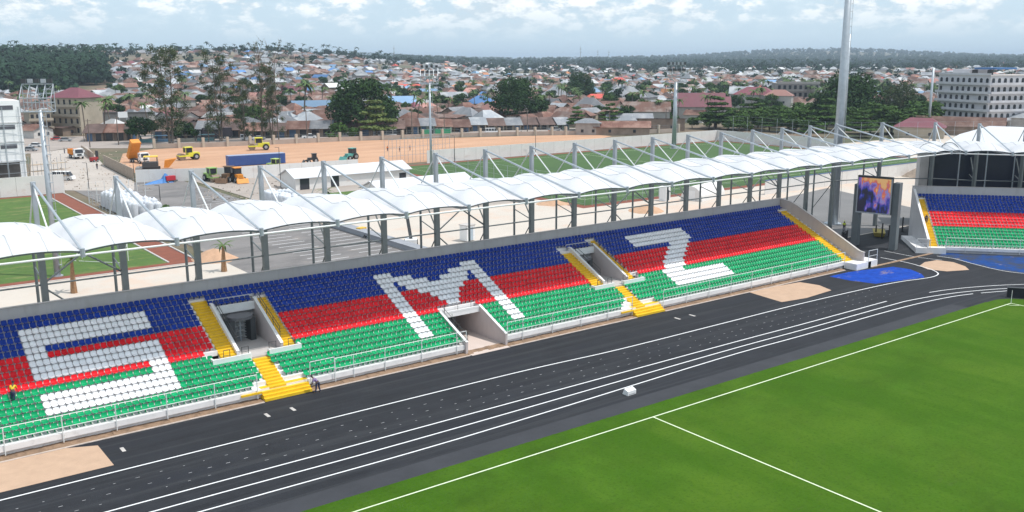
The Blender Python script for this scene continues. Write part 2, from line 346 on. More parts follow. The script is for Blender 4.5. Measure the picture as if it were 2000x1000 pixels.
# soil and kerb along the stand
sb = MB()
x = -30.0
while x < 97.5:
    nx = x+0.6; o1, o2 = R.uniform(-.02, .03), R.uniform(.0, .05)
    sb.quad([(x, -1.42+o1, 0.012), (nx, -1.42+o1, 0.012), (nx, -1.0, 0.03+o2), (x, -1.0, 0.03+o2)]); sb.quad([(x, -1.0, 0.03+o2), (nx, -1.0, 0.03+o2), (nx, -0.3, 0.09+o2), (x, -0.3, 0.09+o2)])
    x = nx
sb.build('soil_strip', SOIL, kind='structure')
kb = MB()
for x0, x1 in ((-30, 16.6), (21.2, 37.2), (41.9, 59.2), (63.6, 97.6)):
    kb.box(x0, x1, -1.62, -1.43, -0.02, 0.045)
kb.build('kerb', mat('kerb_stone', (0.50, 0.42, 0.37), 0.9, 0.2, 1.5), kind='structure')
dk = MB(); a, b = G(1700, 522), G(1851, 488); dk.beam((a.x, a.y, 0.015), (b.x, b.y, 0.015), 0.5, 0.05)
dk.build('drain_channel', mat('drain_brown', (0.30, 0.20, 0.13), .9, .3, 2), kind='structure')
# cast cover plates let into the track
for i, (x, y) in enumerate(((240, 878), (522, 811), (572, 799), (1323, 622), (1352, 616))):
    g = G(x, y); m_ = MB().box(-.13, .13, -.42, .42, -.03, .012); o = m_.build('drain_cover', CONC); o.location = (g.x, g.y, 0)
    tag(o, ['pale rectangular cover plate let into the track beside the left sand patch', 'pale cover plate in the track just below the near yellow steps, left one of two', 'pale cover plate in the track just below the near yellow steps, right one of two',
            'pale cover plate in the track below the far yellow steps, left one of two', 'pale cover plate in the track below the far yellow steps, right one of two'][i], 'cover plate', 'cover plates in the track')

# ================================================================== SEATS
D_, R_ = 0.722, 0.339
def seat_mesh(key):
    prof = [(0.050, 0.015, .182), (0.046, -0.018, .205), (0.026, -0.13, .218), (-0.03, -0.265, .224), (-0.12, -0.315, .228), (-0.28, -0.305, .227), (-0.40, -0.30, .212), (-0.425, -0.345, .20)]
    us = [-1, -.72, 0, .72, 1]; v = []; f = []
    for i, (y, z, hw) in enumerate(prof):
        for u in us:
            lift = 0.03*abs(u)**3 if i > 3 else 0; pull = -0.035*abs(u)**3 if i <= 3 else 0
            v.append((u*hw, y+pull, z+lift-(0.018*abs(u)**2 if i == 0 else 0)))
    n = len(us)
    for i in range(len(prof)-1):
        for j in range(n-1): f.append((i*n+j, i*n+j+1, (i+1)*n+j+1, (i+1)*n+j))
    # bracket under the seat
    k = len(v); v += [(-.04, -.10, -.35), (.04, -.10, -.35), (.04, -.26, -.35), (-.04, -.26, -.35), (-.04, -.06, -.62), (.04, -.06, -.62), (.04, -.14, -.62), (-.04, -.14, -.62)]
    f += [(k+3, k+2, k+6, k+7), (k, k+3, k+7, k+4), (k+2, k+1, k+5, k+6)]
    return v, f
SV, SF = seat_mesh('b')
def seat_data(mname):
    me = bpy.data.meshes.new('seat'); me.from_pydata(SV, [], SF); me.materials.append(SEAT[mname])
    me.polygons.foreach_set('use_smooth', [True]*len(SF)); return me
SEATME = {k: seat_data(k) for k in 'brgw'}
def seats_joined(pts, name, parent):
    """pts: list of (x, y, z, rot, key) -> one mesh"""
    sv = np.array(SV); nv = len(sv); keys = 'brgw'; allv = []; allf = []; mi = []
    for i, (x, y, z, rz, k) in enumerate(pts):
        c, s = math.cos(rz), math.sin(rz)
        q = np.empty_like(sv); q[:, 0] = sv[:, 0]*c-sv[:, 1]*s+x; q[:, 1] = sv[:, 0]*s+sv[:, 1]*c+y; q[:, 2] = sv[:, 2]+z; allv.append(q)
        b = i*nv; allf += [tuple(b+a for a in f) for f in SF]; mi += [keys.index(k)]*len(SF)
    me = bpy.data.meshes.new(name); me.from_pydata(np.concatenate(allv).tolist(), [], allf)
    for k in keys: me.materials.append(SEAT[k])
    me.polygons.foreach_set('material_index', mi); me.polygons.foreach_set('use_smooth', [True]*len(allf))
    return obj(name, me, parent, 'stuff')

def inn(c, *rs): return any(a <= c <= b for a, b in rs)
EXC = {2: [(30, 32), (125, 127)], 3: [(30, 32), (41, 43), (115, 117), (125, 127)], 11: [(28, 43), (75, 83), (115, 129)], 12: [(29, 43), (75, 83), (114, 128)],
       13: [(35, 37), (75, 83), (120, 122)], 14: [(35, 37), (75, 83), (120, 122)], 15: [(35, 38), (75, 83), (120, 122)], 16: [(35, 38), (75, 83), (119, 122)], 17: [(33, 41), (75, 83), (117, 126)]}
for r_ in range(4, 11): EXC[r_] = [(30, 43), (115, 127)]
def colour(r, c):
    wset = False
    if 2 <= c <= 21:
        wset = r in (3, 4, 5, 8, 9, 10, 13, 14, 15) or (r in (6, 7) and c <= 4) or (r in (11, 12) and c >= 19)
    elif 67 <= c <= 91 and 3 <= r <= 15:
        P = {3: [(67, 70), (88, 91)], 4: [(67, 74), (84, 91)], 5: [(67, 69), (71, 77), (81, 87), (89, 91)], 6: [(67, 69), (72, 86), (89, 91)], 7: [(67, 69), (74, 84), (89, 91)],
             8: [(67, 69), (76, 82), (89, 91)], 9: [(67, 69), (77, 81), (89, 91)], 10: [(67, 69), (78, 80), (89, 91)]}
        wset = inn(c, *P.get(r, [(67, 69), (89, 91)]))
    elif 137 <= c <= 156:
        st = {6: 148, 7: 146, 8: 144, 9: 142, 10: 140, 11: 139, 12: 137}
        wset = r in (3, 4, 5, 13, 14, 15) or (r in st and st[r] <= c < st[r]+7)
    if wset: return 'w'
    return 'b' if r <= 6 else ('r' if r <= 11 else 'g')

# ================================================================== MAIN STAND
stand = empty('grandstand', (0, 0, 0), label='long grandstand with blue, red and green seats and white seats spelling S M Z', cat='grandstand')
def tz(i): return 0.88+(17-i)*R_
def yf(i): return (17-i)*D_-0.60
def yb(i): return (17-i)*D_+0.122
XL, XR = -14.0, 101.0
VOID = {11: [(14.0, 22.0), (37.3, 41.8), (56.9, 64.6)], 12: [(14.0, 22.0), (37.3, 41.8), (56.9, 64.6)]}
for r_ in range(4, 11): VOID[r_] = [(16.6, 20.4), (59.1, 62.5)]
for r_ in range(13, 18): VOID[r_] = [(37.3, 41.8)]
for i in range(1, 18):
    m_ = MB(); xs = [XL]
    for a, b in VOID.get(i, []): xs += [a, b]
    xs.append(XR)
    for a, b in zip(xs[::2], xs[1::2]):
        y0 = yf(i) if i < 17 else -0.60
        m_.box(a, b, y0, yb(i), tz(i)-0.42, tz(i))
    m_.build('terrace_step', CONCW, stand)
allseats = []
for r_ in range(1, 18):
    for c in range(-20, 201):
        if r_ > 1 and c > 197: continue
        if inn(c, *EXC.get(r_, [])): continue
        x = 0.5*c; 
        if x < XL+0.3: continue
        allseats.append((x, (17-r_)*D_, 1.5+(17-r_)*R_, 0, colour(r_, c)))
def px_size(s):
    d = np.array(s[:3])-CAM; zc = d@_f; X = 1000+FPX*(d@_r)/zc; Yp = 500-FPX*(d@_u)/zc
    return (1/np.linalg.norm(d)) if (-5 < X < 2005 and Yp < 1000) else 0
allseats.sort(key=px_size, reverse=True)
def occupied(s): return False
for s in allseats[:300]:
    o = obj('seat', SEATME[s[4]], stand); o.location = s[:3]; o.rotation_euler = (0, 0, R.uniform(-.012, .012))
seats_joined([(s[0], s[1], s[2], R.uniform(-.015, .015), s[4]) for s in allseats[300:]], 'seats_beyond', stand)

# walls
def prism_x(mb, x0, x1, poly, mi=0):
    mb.hexa([(x0, y, z) for y, z in poly], [(x1, y, z) for y, z in poly], mi); return mb
bw = MB(); prism_x(bw, XL, 101.2, [(12.15, 0), (12.45, 0), (12.45, 7.75), (12.15, 7.75)]); bw.build('back_wall', WALLG, stand)
bw = MB(); bw.box(XL, 101.25, 12.10, 12.50, 7.752, 7.81); bw.build('coping', CONC, stand)
ew = MB(); prism_x(ew, 101.0, 101.25, [(12.14, 0), (-1.9, 0), (-1.9, 2.0), (-1.2, 2.12), (5.7, 5.45), (9.3, 7.05), (10.3, 7.45), (12.14, 7.7)]); ew.build('end_wall', WALLP, stand)
ec = MB()
pts = [(-1.95, 2.02), (-1.2, 2.14), (5.7, 5.47), (9.3, 7.07), (10.3, 7.47), (12.1, 7.72)]
for a, b in zip(pts, pts[1:]): ec.beam((101.12, a[0], a[1]+.03), (101.12, b[0], b[1]+.03), 0.36, 0.07)
ec.build('coping', CONC, stand)
fw = MB()
for a, b in ((XL, 16.69), (20.91, 37.06), (42.04, 59.29), (63.61, 98.6)): fw.box(a, b, -0.78, -0.602, 0.44, 0.878); fw.box(a, b, -0.45, -0.30, -0.1, 0.46)
fw.build('front_wall', CONCW, stand)
# stairs made of single steps
def stairs(x0, x1, r0, r1, name='aisle_stairs', extra=0):
    s = obj(name, MB().box(x0+.1, x1-.1, yf(r1)+.02, yf(r1)+.05, tz(r1)-.3, tz(r1)-.1).mesh(name, [YEL]), stand)
    for r in range(r0, r1+1):
        for h in (0, 1):
            y0 = yf(r)+h*D_/2; z1 = tz(r)+h*R_/2
            m_ = MB().box(x0, x1, y0-0.015, y0+D_/2-0.018, z1-0.155, z1+0.006+0.0015*h)
            m_.build('step', YEL, s)
    return s
stairs(15.0, 16.38, 2, 11); stairs(20.62, 21.75, 3, 11); stairs(57.4, 58.88, 4, 11); stairs(62.72, 63.8, 2, 11)
for x0, x1 in ((15.0, 16.38), (20.62, 21.75), (57.4, 58.88), (62.72, 63.8)): MB().box(x0+.02, x1-.02, yf(11)+.01, yb(11)-.01, tz(12)+.002, tz(11)-.16).build('stair_block', CONCW, stand)
stairs(98.85, 100.7, 2, 17)
stairs(17.45, 18.95, 13, 17); stairs(59.9, 61.3, 13, 17)
lo = obj('lower_steps', MB().box(16.9, 20.7, -1.2, -0.80, -.02, .18).mesh('lower_steps', [YEL]), stand)
for x0, x1 in ((16.7, 20.9), (59.3, 63.6)):
    for k in range(-1, 4):
        y1 = -0.30-0.29*k; z1 = min(.90, 0.892-0.222*k); MB().box(x0, x1, y1-0.29, y1-.003, -0.02, z1).build('step', YEL, lo)
for x0 in (14.9, 57.5): MB().box(x0, x0+1.75, -0.95, -0.785, 0.60, 0.76).build('step', YEL, lo)

def vomitory(xa, xb, la, lb, ca, cb, rl, rr):
    """opening xa..xb with parapets, landing la..lb, gap ca..cb for the centre stairs"""
    fl = tz(12)
    v = MB().box(la, lb, yf(12), yb(11)-.002, fl-.4, fl).box(xa, xb, yb(11)-.002, 10.2, fl-.4, fl-.004); v.build('landing', CONC, stand)
    for x0, x1, rt in ((xa-0.22, xa+.015, rl), (xb-.015, xb+0.22, rr)):
        yt = yb(4); zt = tz(3)
        prism_x(MB(), x0, x1, [(yf(11)-.1, fl+.002), (yf(11)-.1, fl+.55), (yt, zt+.42), (yt+.45, zt+.42), (yt+.45, fl+.002)]).build('parapet', WALLP if x0 > xa else CONCW, stand)
        e = MB(); e.beam(((x0+x1)/2, yf(11)-.12, fl+.575), ((x0+x1)/2, yt+.02, zt+.445), .28, .05); e.beam(((x0+x1)/2, yt+.02, zt+.445), ((x0+x1)/2, yt+.47, zt+.445), .28, .05); e.build('coping', WHITE, stand)
        # walls that line the passage further back
        MB().box(x0+.01, x1-.01, yt+.45, 10.2, fl, tz(3)-.45).build('side_wall', WALLG, stand)
    MB().box(xa+.002, xb-.002, yf(3)-.16, yf(3)-.004, tz(3)-.55, tz(3)+.20).build('lintel', WHITE, stand)
    MB().box(xa+.002, xb-.002, yf(3)+.3, yf(3)+.5, tz(3)-1.15, tz(3)-.95).build('lintel', CONC, stand)
    MB().box(xa-.2, xb+.2, 10.2, 10.35, fl-.3, tz(1)).build('inner_wall', WALLG, stand)
    f = MB().box(la, ca, yf(12)-.18, yf(12)-.004, tz(13)+.002, fl+.42).box(cb, lb, yf(12)-.18, yf(12)-.004, tz(13)+.002, fl+.42)
    f.box(la, la+.16, yf(12)-.002, yf(12)+.5, fl+.002, fl+.42).box(lb-.16, lb, yf(12)-.002, yf(12)+.5, fl+.002, fl+.42)
    f.box(ca-.16, ca, yf(12)-.002, yf(12)+.35, fl+.002, fl+.42).box(cb, cb+.16, yf(12)-.002, yf(12)+.35, fl+.002, fl+.42)
    f.build('landing_parapet', WHITE, stand)
    # dark tube handrails
    for x0 in (xa+.1, xb+.35):
        h = MB()
        for dz in (.55, .95):
            h.tube((x0, yf(10), tz(10)+dz+.15), (x0, yb(4), tz(3)+dz), .028, 6)
        for r in (10, 8, 6, 4): h.tube((x0, yf(r)+.1, tz(r)+.1), (x0, yf(r)+.1, tz(r)+1.1), .028, 6)
        h.build('handrail', DARK, stand)
    for x0, x1 in ((xa-1.55, xa-1.0), (ca-.75, ca-.15), (cb+.1, cb+.75), (xb+.5, xb+1.1)):
        h = MB(); y = yf(12)+.15
        for x in (x0, x1): h.tube((x, y, fl), (x, y, fl+1.0), .03, 6)
        h.tube((x0, y, fl+1.0), (x1, y, fl+1.0), .03, 6).tube((x0, y, fl+.55), (x1, y, fl+.55), .022, 6); h.build('handrail', DARK, stand)
    h = MB()
    for x in np.linspace(xa+.2, xb-.2, 4): h.tube((x, yf(3)-.05, tz(3)+.2), (x, yf(3)-.05, tz(3)+.62), .022, 6)
    h.tube((xa, yf(3)-.05, tz(3)+.62), (xb, yf(3)-.05, tz(3)+.62), .024, 6); h.build('handrail', DARK, stand)
def turnstile(x, y, z, rz, label):
    g = empty('turnstile', (x, y, z), rz, label, 'turnstile')
    MB().box(-1.25, -.75, -.6, .6, 0, 2.15).build('side_cage', DARK, g); MB().box(.75, 1.25, -.6, .6, 0, 2.15).build('side_cage', DARK, g)
    MB().tube((0, 0, 2.16), (0, 0, 2.42), 1.15, 14).build('top_cover', mat('turnstile_grey', (.12, .12, .13), .5), g); MB().tube((0, 0, 0), (0, 0, 2.15), .09, 8).build('rotor', STEEL, g)
    for k in range(8):
        for a_ in (.4, 1.97, 3.54, 5.11): MB().tube((0, 0, .25+k*.24), (.68*math.cos(a_), .68*math.sin(a_), .25+k*.24), .028, 5).build('rotor_bar', STEELW if k % 2 else STEEL, g)
    MB().box(-2.3, -1.26, -.1, .1, 0, 1.75).build('gate_leaf', DARK, g)
turnstile(18.5, 8.3, tz(12), .1, 'full height dark turnstile standing inside the stand opening beside the letter S')
turnstile(59.9, 8.6, tz(12), .1, 'dark turnstile deep in the stand opening left of the letter Z')
vomitory(16.6, 20.4, 14.0, 22.0, 17.4, 19.0, 2, 3)
vomitory(59.1, 62.5, 56.9, 64.6, 59.85, 61.35, 4, 2)
# ground-level passage through the middle of the stand
PAS = mat('brown_grey_render', (0.22, 0.18, 0.165), 0.9, 0.15, 0.8)
MB().box(37.3, 41.8, -1.7, 10.0, -.02, 0.035).build('passage_floor', mat('screed', (0.60, 0.50, 0.45), 0.85, 0.06, 0.6), stand)
for x0, x1 in ((37.08, 37.315), (41.785, 42.02)):
    prism_x(MB(), x0, x1, [(-0.95, 0), (-0.95, 1.15), (-.7, 1.25), (yb(12), tz(11)+.25), (yb(12)+.5, tz(11)+.25), (yb(12)+.5, 0)]).build('parapet', WALLP, stand)
    e = MB(); e.beam(((x0+x1)/2, -0.97, 1.2), ((x0+x1)/2, yb(12), tz(11)+.28), .27, .06); e.build('coping', WHITE, stand)
    prism_x(MB(), x0+.01, x1-.01, [(yb(12)+.5, 0), (9.2, 0), (9.2, 4.5), (yb(12)+.5, tz(11)-.45)]).build('side_wall', WALLP, stand)
MB().box(37.3, 41.8, yf(11)-.18, yb(11)-.15, tz(11)-.42, tz(11)+.02).box(37.3, 41.8, yf(11)-.2, yf(11)-.05, tz(11)+.02, tz(11)+.2).build('lintel', WHITE, stand)
MB().box(36.9, 42.2, 9.2, 9.4, 0, 4.6).build('inner_wall', PAS, stand)
MB().box(39.6, 39.95, 5.2, 5.55, 0, 2.6).build('passage_column', DARK, stand)
prism_x(MB(), 36.62, 37.07, [(-.6, .86), (-.6, 1.0), (yb(12), tz(11)-.02), (yb(12), tz(12)-.2)]).build('sloping_kerb', CONC, stand)
h = MB()
for dz in (.35, .75): h.tube((37.45, -0.8, .95+dz), (37.45, yb(12), tz(11)+dz), .025, 6)
for k in range(4): h.tube((37.45, -.7+k*1.35, 1.2+k*.62), (37.45, -.7+k*1.35, 2.1+k*.62), .025, 6)
h.build('handrail', DARK, stand)
h = MB()
for x in (37.6, 39.2, 40.8, 41.7): h.tube((x, yf(11)-.1, tz(11)+.2), (x, yf(11)-.1, tz(11)+.75), .022, 6)
h.tube((37.6, yf(11)-.1, tz(11)+.72), (41.7, yf(11)-.1, tz(11)+.72), .024, 6); h.build('handrail', DARK, stand)
# end platform at the foot of the far end of the stand
pf = MB().box(98.6, 101.9, -2.55, -0.60, 0.0, 0.86).box(101.26, 103.4, -2.55, 0.6, 0, 0.92); pf.build('end_platform', CONCW, stand)

# guard rail along the front
def rail_run(name, pts_x, y, z0, ztop, zmid, label, y2=None, mats=STEELW):
    g = empty(name, (0, 0, 0), label=label, cat='guard rail', group='white guard rails of the stands')
    for x in pts_x: MB().tube((x, y, z0), (x, y, ztop), .04, 8).build('post', mats, g)
    a, b = pts_x[0], pts_x[-1]
    for z, rr in ((ztop, .032), (zmid, .026)): MB().tube((a, y, z), (b, y, z), rr, 8).build('rail', mats, g)
    return g
rail_run('guard_rail', [-10.15, -6.3, -2.45, 1.4, 5.15, 8.95, 12.75, 16.3], -.85, .18, 2.28, 1.36, 'long white guard rail in front of the green seats under the letter S')
rail_run('guard_rail', [21.0, 23.3], -.95, .5, 2.45, 1.55, 'short white guard rail right beside the worker at the near yellow steps')
rail_run('guard_rail', [23.4, 25.2, 28.35, 32.2, 36.1, 37.2], -.83, .18, 2.28, 1.36, 'white guard rail between the near yellow steps and the ground level passage')
rail_run('guard_rail', [42.05, 44.0, 47.85, 51.7, 55.5, 59.1], -.85, .18, 2.28, 1.36, 'white guard rail from the ground level passage to the far yellow steps')
rail_run('guard_rail', [63.9, 67.7, 71.5, 75.4, 79.2, 83.0, 86.9, 90.7, 94.5, 98.3], -.88, .18, 2.28, 1.36, 'white guard rail in front of the green seats under the letter Z')
rail_run('guard_rail', [101.3, 103.3], -2.5, .9, 2.35, 1.6, 'short white guard rail on the platform at the far end of the main stand')

# ================================================================== SECOND STAND (turned across the corner)
S2 = empty('grandstand', (118.0, -1.4, 0), math.atan2(-0.75, 0.66), 'smaller grandstand across the corner with plain bands of blue, red and green seats', 'grandstand')
def seg2(m_, name, mats): return m_.build(name, mats, S2)
W2 = 34.0
for i in range(1, 18):
    seg2(MB().box(0, W2, yf(i), yb(i), tz(i)-.42, tz(i)), 'terrace_step', CONCW)
st = []
for r_ in range(1, 18):
    for c in range(0, 64):
        x = 1.6+.5*c
        if r_ == 1: x = 0.25+.5*c
        st.append((x, (17-r_)*D_, 1.5+(17-r_)*R_, R.uniform(-.015, .015), 'b' if r_ <= 6 else ('r' if r_ <= 11 else 'g')))
seats_joined(st, 'seats', S2)
seg2(MB().box(-.3, W2, 12.15, 12.45, 0, 8.0), 'back_wall', WALLG); seg2(MB().box(-.3, W2, 12.1, 12.5, 8.003, 8.06), 'coping', CONC)
prism_x(MB(), -.3, -.02, [(12.14, 0), (-1.0, 0), (-1.0, 1.9), (11.3, 7.6), (12.14, 7.8)]).build('side_wall', WALLG, S2)
e = MB(); e.beam((-.16, -1.02, 1.93), (-.16, 11.3, 7.63), .34, .07); e.build('coping', WHITE, S2)
seg2(MB().box(2.2, W2, -.82, -.602, .44, .878), 'front_wall', CONCW); seg2(MB().box(2.2, W2, -.5, -.35, 0, .44), 'front_wall', WALLG)
seg2(MB().box(-.3, 2.2, -1.6, -.602, 0, .88), 'end_platform', CONCW)
m_ = MB(); prism_x(m_, -1.9, -.305, [(-1.6, 0), (9.5, 0), (9.5, .55), (-1.6, .80)]); m_.build('side_walkway', CONCW, S2)
s_ = obj('aisle_stairs', MB().box(.0, 1.25, yf(17)+.02, yf(17)+.05, tz(17)-.1, tz(17)+.004).mesh('aisle_stairs', [YEL]), S2)
for r in range(2, 18):
    for hh in (0, 1):
        y0 = yf(r)+hh*D_/2; z1 = tz(r)+hh*R_/2; MB().box(0, 1.25, y0-.015, y0+D_/2-.018, z1-.155, z1+.006+.0015*hh).build('step', YEL, s_)
seg2(MB().box(1.3, W2, yb(11)-.05, yb(11)+.0, tz(10)+.02, tz(10)+.30), 'white_tape', WHITE)
g = empty('guard_rail', S2.location, S2.rotation_euler.z, 'white guard rail in front of the smaller grandstand', 'guard rail', 'white guard rails of the stands')
for x in [2.3, 4.9, 8.5, 12.1, 15.7, 19.3, 22.9, 26.5, 30.1]: MB().tube((x, -.9, .2), (x, -.9, 2.3), .04, 8).build('post', STEELW, g)
for z in (2.3, 1.4): MB().tube((2.3, -.9, z), (31, -.9, z), .03, 8).build('rail', STEELW, g)
g = empty('guard_rail', S2.location, S2.rotation_euler.z, 'short white guard rail beside the yellow stairs of the smaller grandstand', 'guard rail', 'white guard rails of the stands')
for x in (-1.8, -.3, .0, 2.1): MB().tube((x, -1.55, .5 if x < 0 else .05), (x, -1.55, 2.1), .04, 8).build('post', STEELW, g)
for z in (2.1, 1.4): MB().tube((-1.8, -1.55, z), (-.2, -1.55, z), .03, 8).build('rail', STEELW, g)

# ================================================================== ROOF
roof = empty('stand_roof', (0, 18.3, 0), label='row of white scalloped membrane canopies hung from tall grey steel masts behind the stands', cat='roof')
K = list(range(-2, 18))
MP = [Vector((4.4+6.95*k, 18.3, 0)) for k in K]; TP = [Vector((4.4+6.95*k, 1.3, 13.8)) for k in K]
MP += [Vector((131.0, 15.4, 0)), Vector((138.0, 10.2, 0))]+[Vector((141.0+4.6*m, 4.4-5.2*m, 0)) for m in range(0, 5)]
TP += [Vector((127.0, 1.2, 13.8)), Vector((127.9, -.6, 13.8))]+[Vector((131.4+4.6*m, -5.8-5.2*m, 13.8)) for m in range(0, 5)]
ROFF = Vector((0, 0, 0))
def arch(v):
    ks = [(0, .30), (.10, .84), (.22, 1.38), (.25, 1.38), (.34, 1.0), (.45, .80), (.54, 1.0), (.62, 1.2), (.65, 1.2), (.74, .86), (.86, .70), (1, .64)]
    for (a, x), (b, y) in zip(ks, ks[1:]):
        if v <= b: t = (v-a)/(b-a); t = t*t*(3-2*t); return x+(y-x)*t
    return .9
def off(p): return Vector((p[0], p[1]-18.3, p[2]))
XBR = {0, 6, 10, 14}
for i in range(len(MP)):
    m0, t0 = MP[i], TP[i]; k = i-2
    top = Vector((m0.x, m0.y, 17.3)); back = (Vector((m0.x, m0.y, 0))-Vector((t0.x, t0.y, 0))).normalized(); side = Vector((back.y, -back.x, 0))
    rear = t0+(Vector((m0.x, m0.y, 13.8))-t0)*.745
    rp = m0+back*3.6
    MB().beam(off(m0), off(top), .38, .44).build('mast', MASTM, roof)
    MB().tube(off(top-Vector((0, 0, .15))), off(t0+Vector((0, 0, .05))), .105, 8).build('stay_tube', STEEL, roof)
    MB().tube(off(top-Vector((0, 0, .3))), off(rear), .075, 6).build('stay_rod', STEELW, roof)
    MB().tube(off(top-Vector((0, 0, .3))), off(rp+Vector((0, 0, 13.1))), .07, 6).build('stay_rod', STEELW, roof)
    MB().tube(off(t0-Vector((0, 0, .25))), off(Vector((m0.x, m0.y, 13.35))), .10, 8).tube(off(m0+Vector((0, 0, 13.35))), off(rp+Vector((0, 0, 13.1))), .08, 6).build('rafter_tube', STEEL, roof)
    MB().tube(off(rp), off(rp+Vector((0, 0, 13.1))), .14, 8).build('rear_post', STEELD, roof)
    b = MB(); b.tube(off(m0+Vector((0, 0, 8.1))), off(rp+Vector((0, 0, 9.0))), .07, 6).tube(off(m0+Vector((0, 0, 8.2))), off(rp+Vector((0, 0, 13.0))), .08, 6).tube(off(m0+Vector((0, 0, 7.8))), off(rp+Vector((0, 0, 3))), .07, 6)
    b.build('brace', STEELD, roof)
    # dark lower column cladding in front of the mast foot
    MB().beam(off(m0+Vector((0, 0, 0))), off(m0+Vector((0, 0, 13.0))), .56, .46).build('column', STEELD, roof)
    # node at the tip
    MB().tube(off(t0+Vector((0, 0, .28))), off(t0-Vector((0, 0, .38))), .19, 8).build('tip_node', STEEL, roof)
    if i+1 == len(MP): break
    m1, t1 = MP[i+1], TP[i+1]; rear1 = t1+(Vector((m1.x, m1.y, 13.8))-t1)*.745
    MB().tube(off(t0-Vector((0, 0, .22))), off(t1-Vector((0, 0, .22))), .085, 8).build('edge_tube', STEELW, roof)
    MB().tube(off(rear-Vector((0, 0, .25))), off(rear1-Vector((0, 0, .25))), .08, 6).build('rear_edge_tube', STEEL, roof)
    MB().tube(off(m0+Vector((0, 0, 8.0))), off(m1+Vector((0, 0, 8.0))), .085, 6).build('tie_beam', STEELD, roof)
    if k in XBR: MB().tube(off(m0+Vector((0, 0, 8.1))), off(m1+Vector((0, 0, 12.9))), .09, 6).tube(off(m0+Vector((0, .25, 12.9))), off(m1+Vector((0, .25, 8.1))), .09, 6).tube(off(m0+Vector((0, 0, 7.7))), off(m0.lerp(m1, .5)+Vector((0, 0, 4.6))), .08, 6).build('cross_brace', STEELD, roof)
    nu, nv = 18, 22; v = []; f = []
    for j in range(nv+1):
        vv = j/nv
        a = t0.lerp(rear, vv); b_ = t1.lerp(rear1, vv)
        for q in range(nu+1):
            u = q/nu; p = a.lerp(b_, u); s_ = 4*u*(1-u); s_ = s_**0.9
            width = (b_-a).length/6.95
            bul = -0.10*math.sin(math.pi*u) if j == 0 else 0
            p = p+Vector((0, 0, arch(vv)*s_*(.35+.65*width)+.06))+back*(0.9*s_*vv**3)
            v.append(off(p))
    for j in range(nv):
        for q in range(nu):
            c = j*(nu+1)+q; f.append((c, c+1, c+nu+2, c+nu+1))
    me = bpy.data.meshes.new('membrane'); me.from_pydata([tuple(p) for p in v], [], f); me.materials.append(MEMB); me.polygons.foreach_set('use_smooth', [True]*len(f))
    obj('membrane', me, roof)
    for q in (6, 12):
        sm2 = MB(); pts = [Vector(v[j*(nu+1)+q])+Vector((0, 0, .012)) for j in range(0, nv+1)]; sm2.path(pts, .035, 4); sm2.build('seam', mat('seam_grey', (.50, .51, .53), .6), roof)
    # scalloped steel arch under the front hem
    pts = []
    for q in range(9):
        u = q/8; pts.append(off(t0.lerp(t1, u)+Vector((0, 0, .32*4*u*(1-u)-.05))+back*.12))
    MB().path(pts, .055, 6).build('hem_arch', STEELD, roof)
    pts = []
    for q in range(11):
        u = q/10; pts.append(off(t0.lerp(t1, u).lerp(rear.lerp(rear1, u), .23)+Vector((0, 0, 1.25*(4*u*(1-u))**.9-.02))))
    MB().path(pts, .06, 6).build('hem_arch', STEELD, roof)

# bigger canopy of the next stand, seen beyond the corner
cz = 10.0
cp = [G(1846, 278, cz), G(1874, 262, cz), G(1932, 246, cz), G(2060, 250, cz), G(2100, 300, cz), G(1990, 296, cz), G(1900, 290, cz)]
cn = empty('canopy', (cp[2].x, cp[2].y, 0), label='broad plain white canopy of the next stand beyond the scalloped roof at the right edge', cat='canopy')
MB().hexa([p-Vector((cp[2].x, cp[2].y, .35)) for p in cp], [p-Vector((cp[2].x, cp[2].y, 0)) for p in cp]).build('roof_sheet', MEMB, cn)
for p in cp[:5]: MB().tube((p.x-cp[2].x, p.y-cp[2].y, 0), (p.x-cp[2].x, p.y-cp[2].y, cz-.4), .25, 8).build('post', STEEL, cn)

# dark glazed block behind the corner stand
a = G(1822, 362, 7.0); rz2 = S2.rotation_euler.z
gb = empty('glazed_building', (a.x, a.y, 0), rz2, 'dark glazed building behind the corner stand, its windows divided by thin pale posts', 'building')
MB().box(-.5, 40, 2.1, 9, 0, 13.2).build('wall', mat('charcoal_cladding', (0.07, 0.075, 0.09), .5, .1, 1), gb)
for k in range(9):
    MB().box(k*4.2+.12, k*4.2+4.08, 2.0, 2.09, 6.4, 12.6).build('pane', mat('blue_black_glass', (0.012, 0.017, 0.035), .25, .2, .3), gb)
    MB().box(k*4.2-.09, k*4.2+.09, 1.85, 2.0, 5, 13.0).build('mullion', STEEL, gb)
MB().box(-1.9, -.52, 1.9, 4.5, 0, 12.2).build('wall', CONC, gb)

# ================================================================== VIDEO SCREEN
sc0 = Vector((113.5, 7.7, 0)); sc1 = Vector((114.8, 2.2, 0)); dv = (sc1-sc0); ln = dv.length
scr = empty('video_screen', tuple(sc0), math.atan2(dv.y, dv.x), 'big lit video screen on two grey box pillars between the two stands', 'video screen')
PIL = mat('grey_cladding', (0.15, 0.17, 0.18), .55, .08, .8)
for x in (-.1, ln-.1): MB().box(x-.45, x+.45, -.1, 1.2, 0, 9.3 if x < 1 else 9.9).build('pillar', PIL, scr)
MB().box(.1, 5.15, -.75, -.2, 5.2, 10.75).build('cabinet', DARK, scr)
sm_ = bpy.data.materials.new('screen_picture'); sm_.use_nodes = True; t = sm_.node_tree; b = t.nodes['Principled BSDF']
c = t.nodes.new('ShaderNodeTexCoord'); q = t.nodes.new('ShaderNodeMapping'); q.inputs['Scale'].default_value = (3.4, 1, 1.6); t.links.new(c.outputs['Generated'], q.inputs[0])
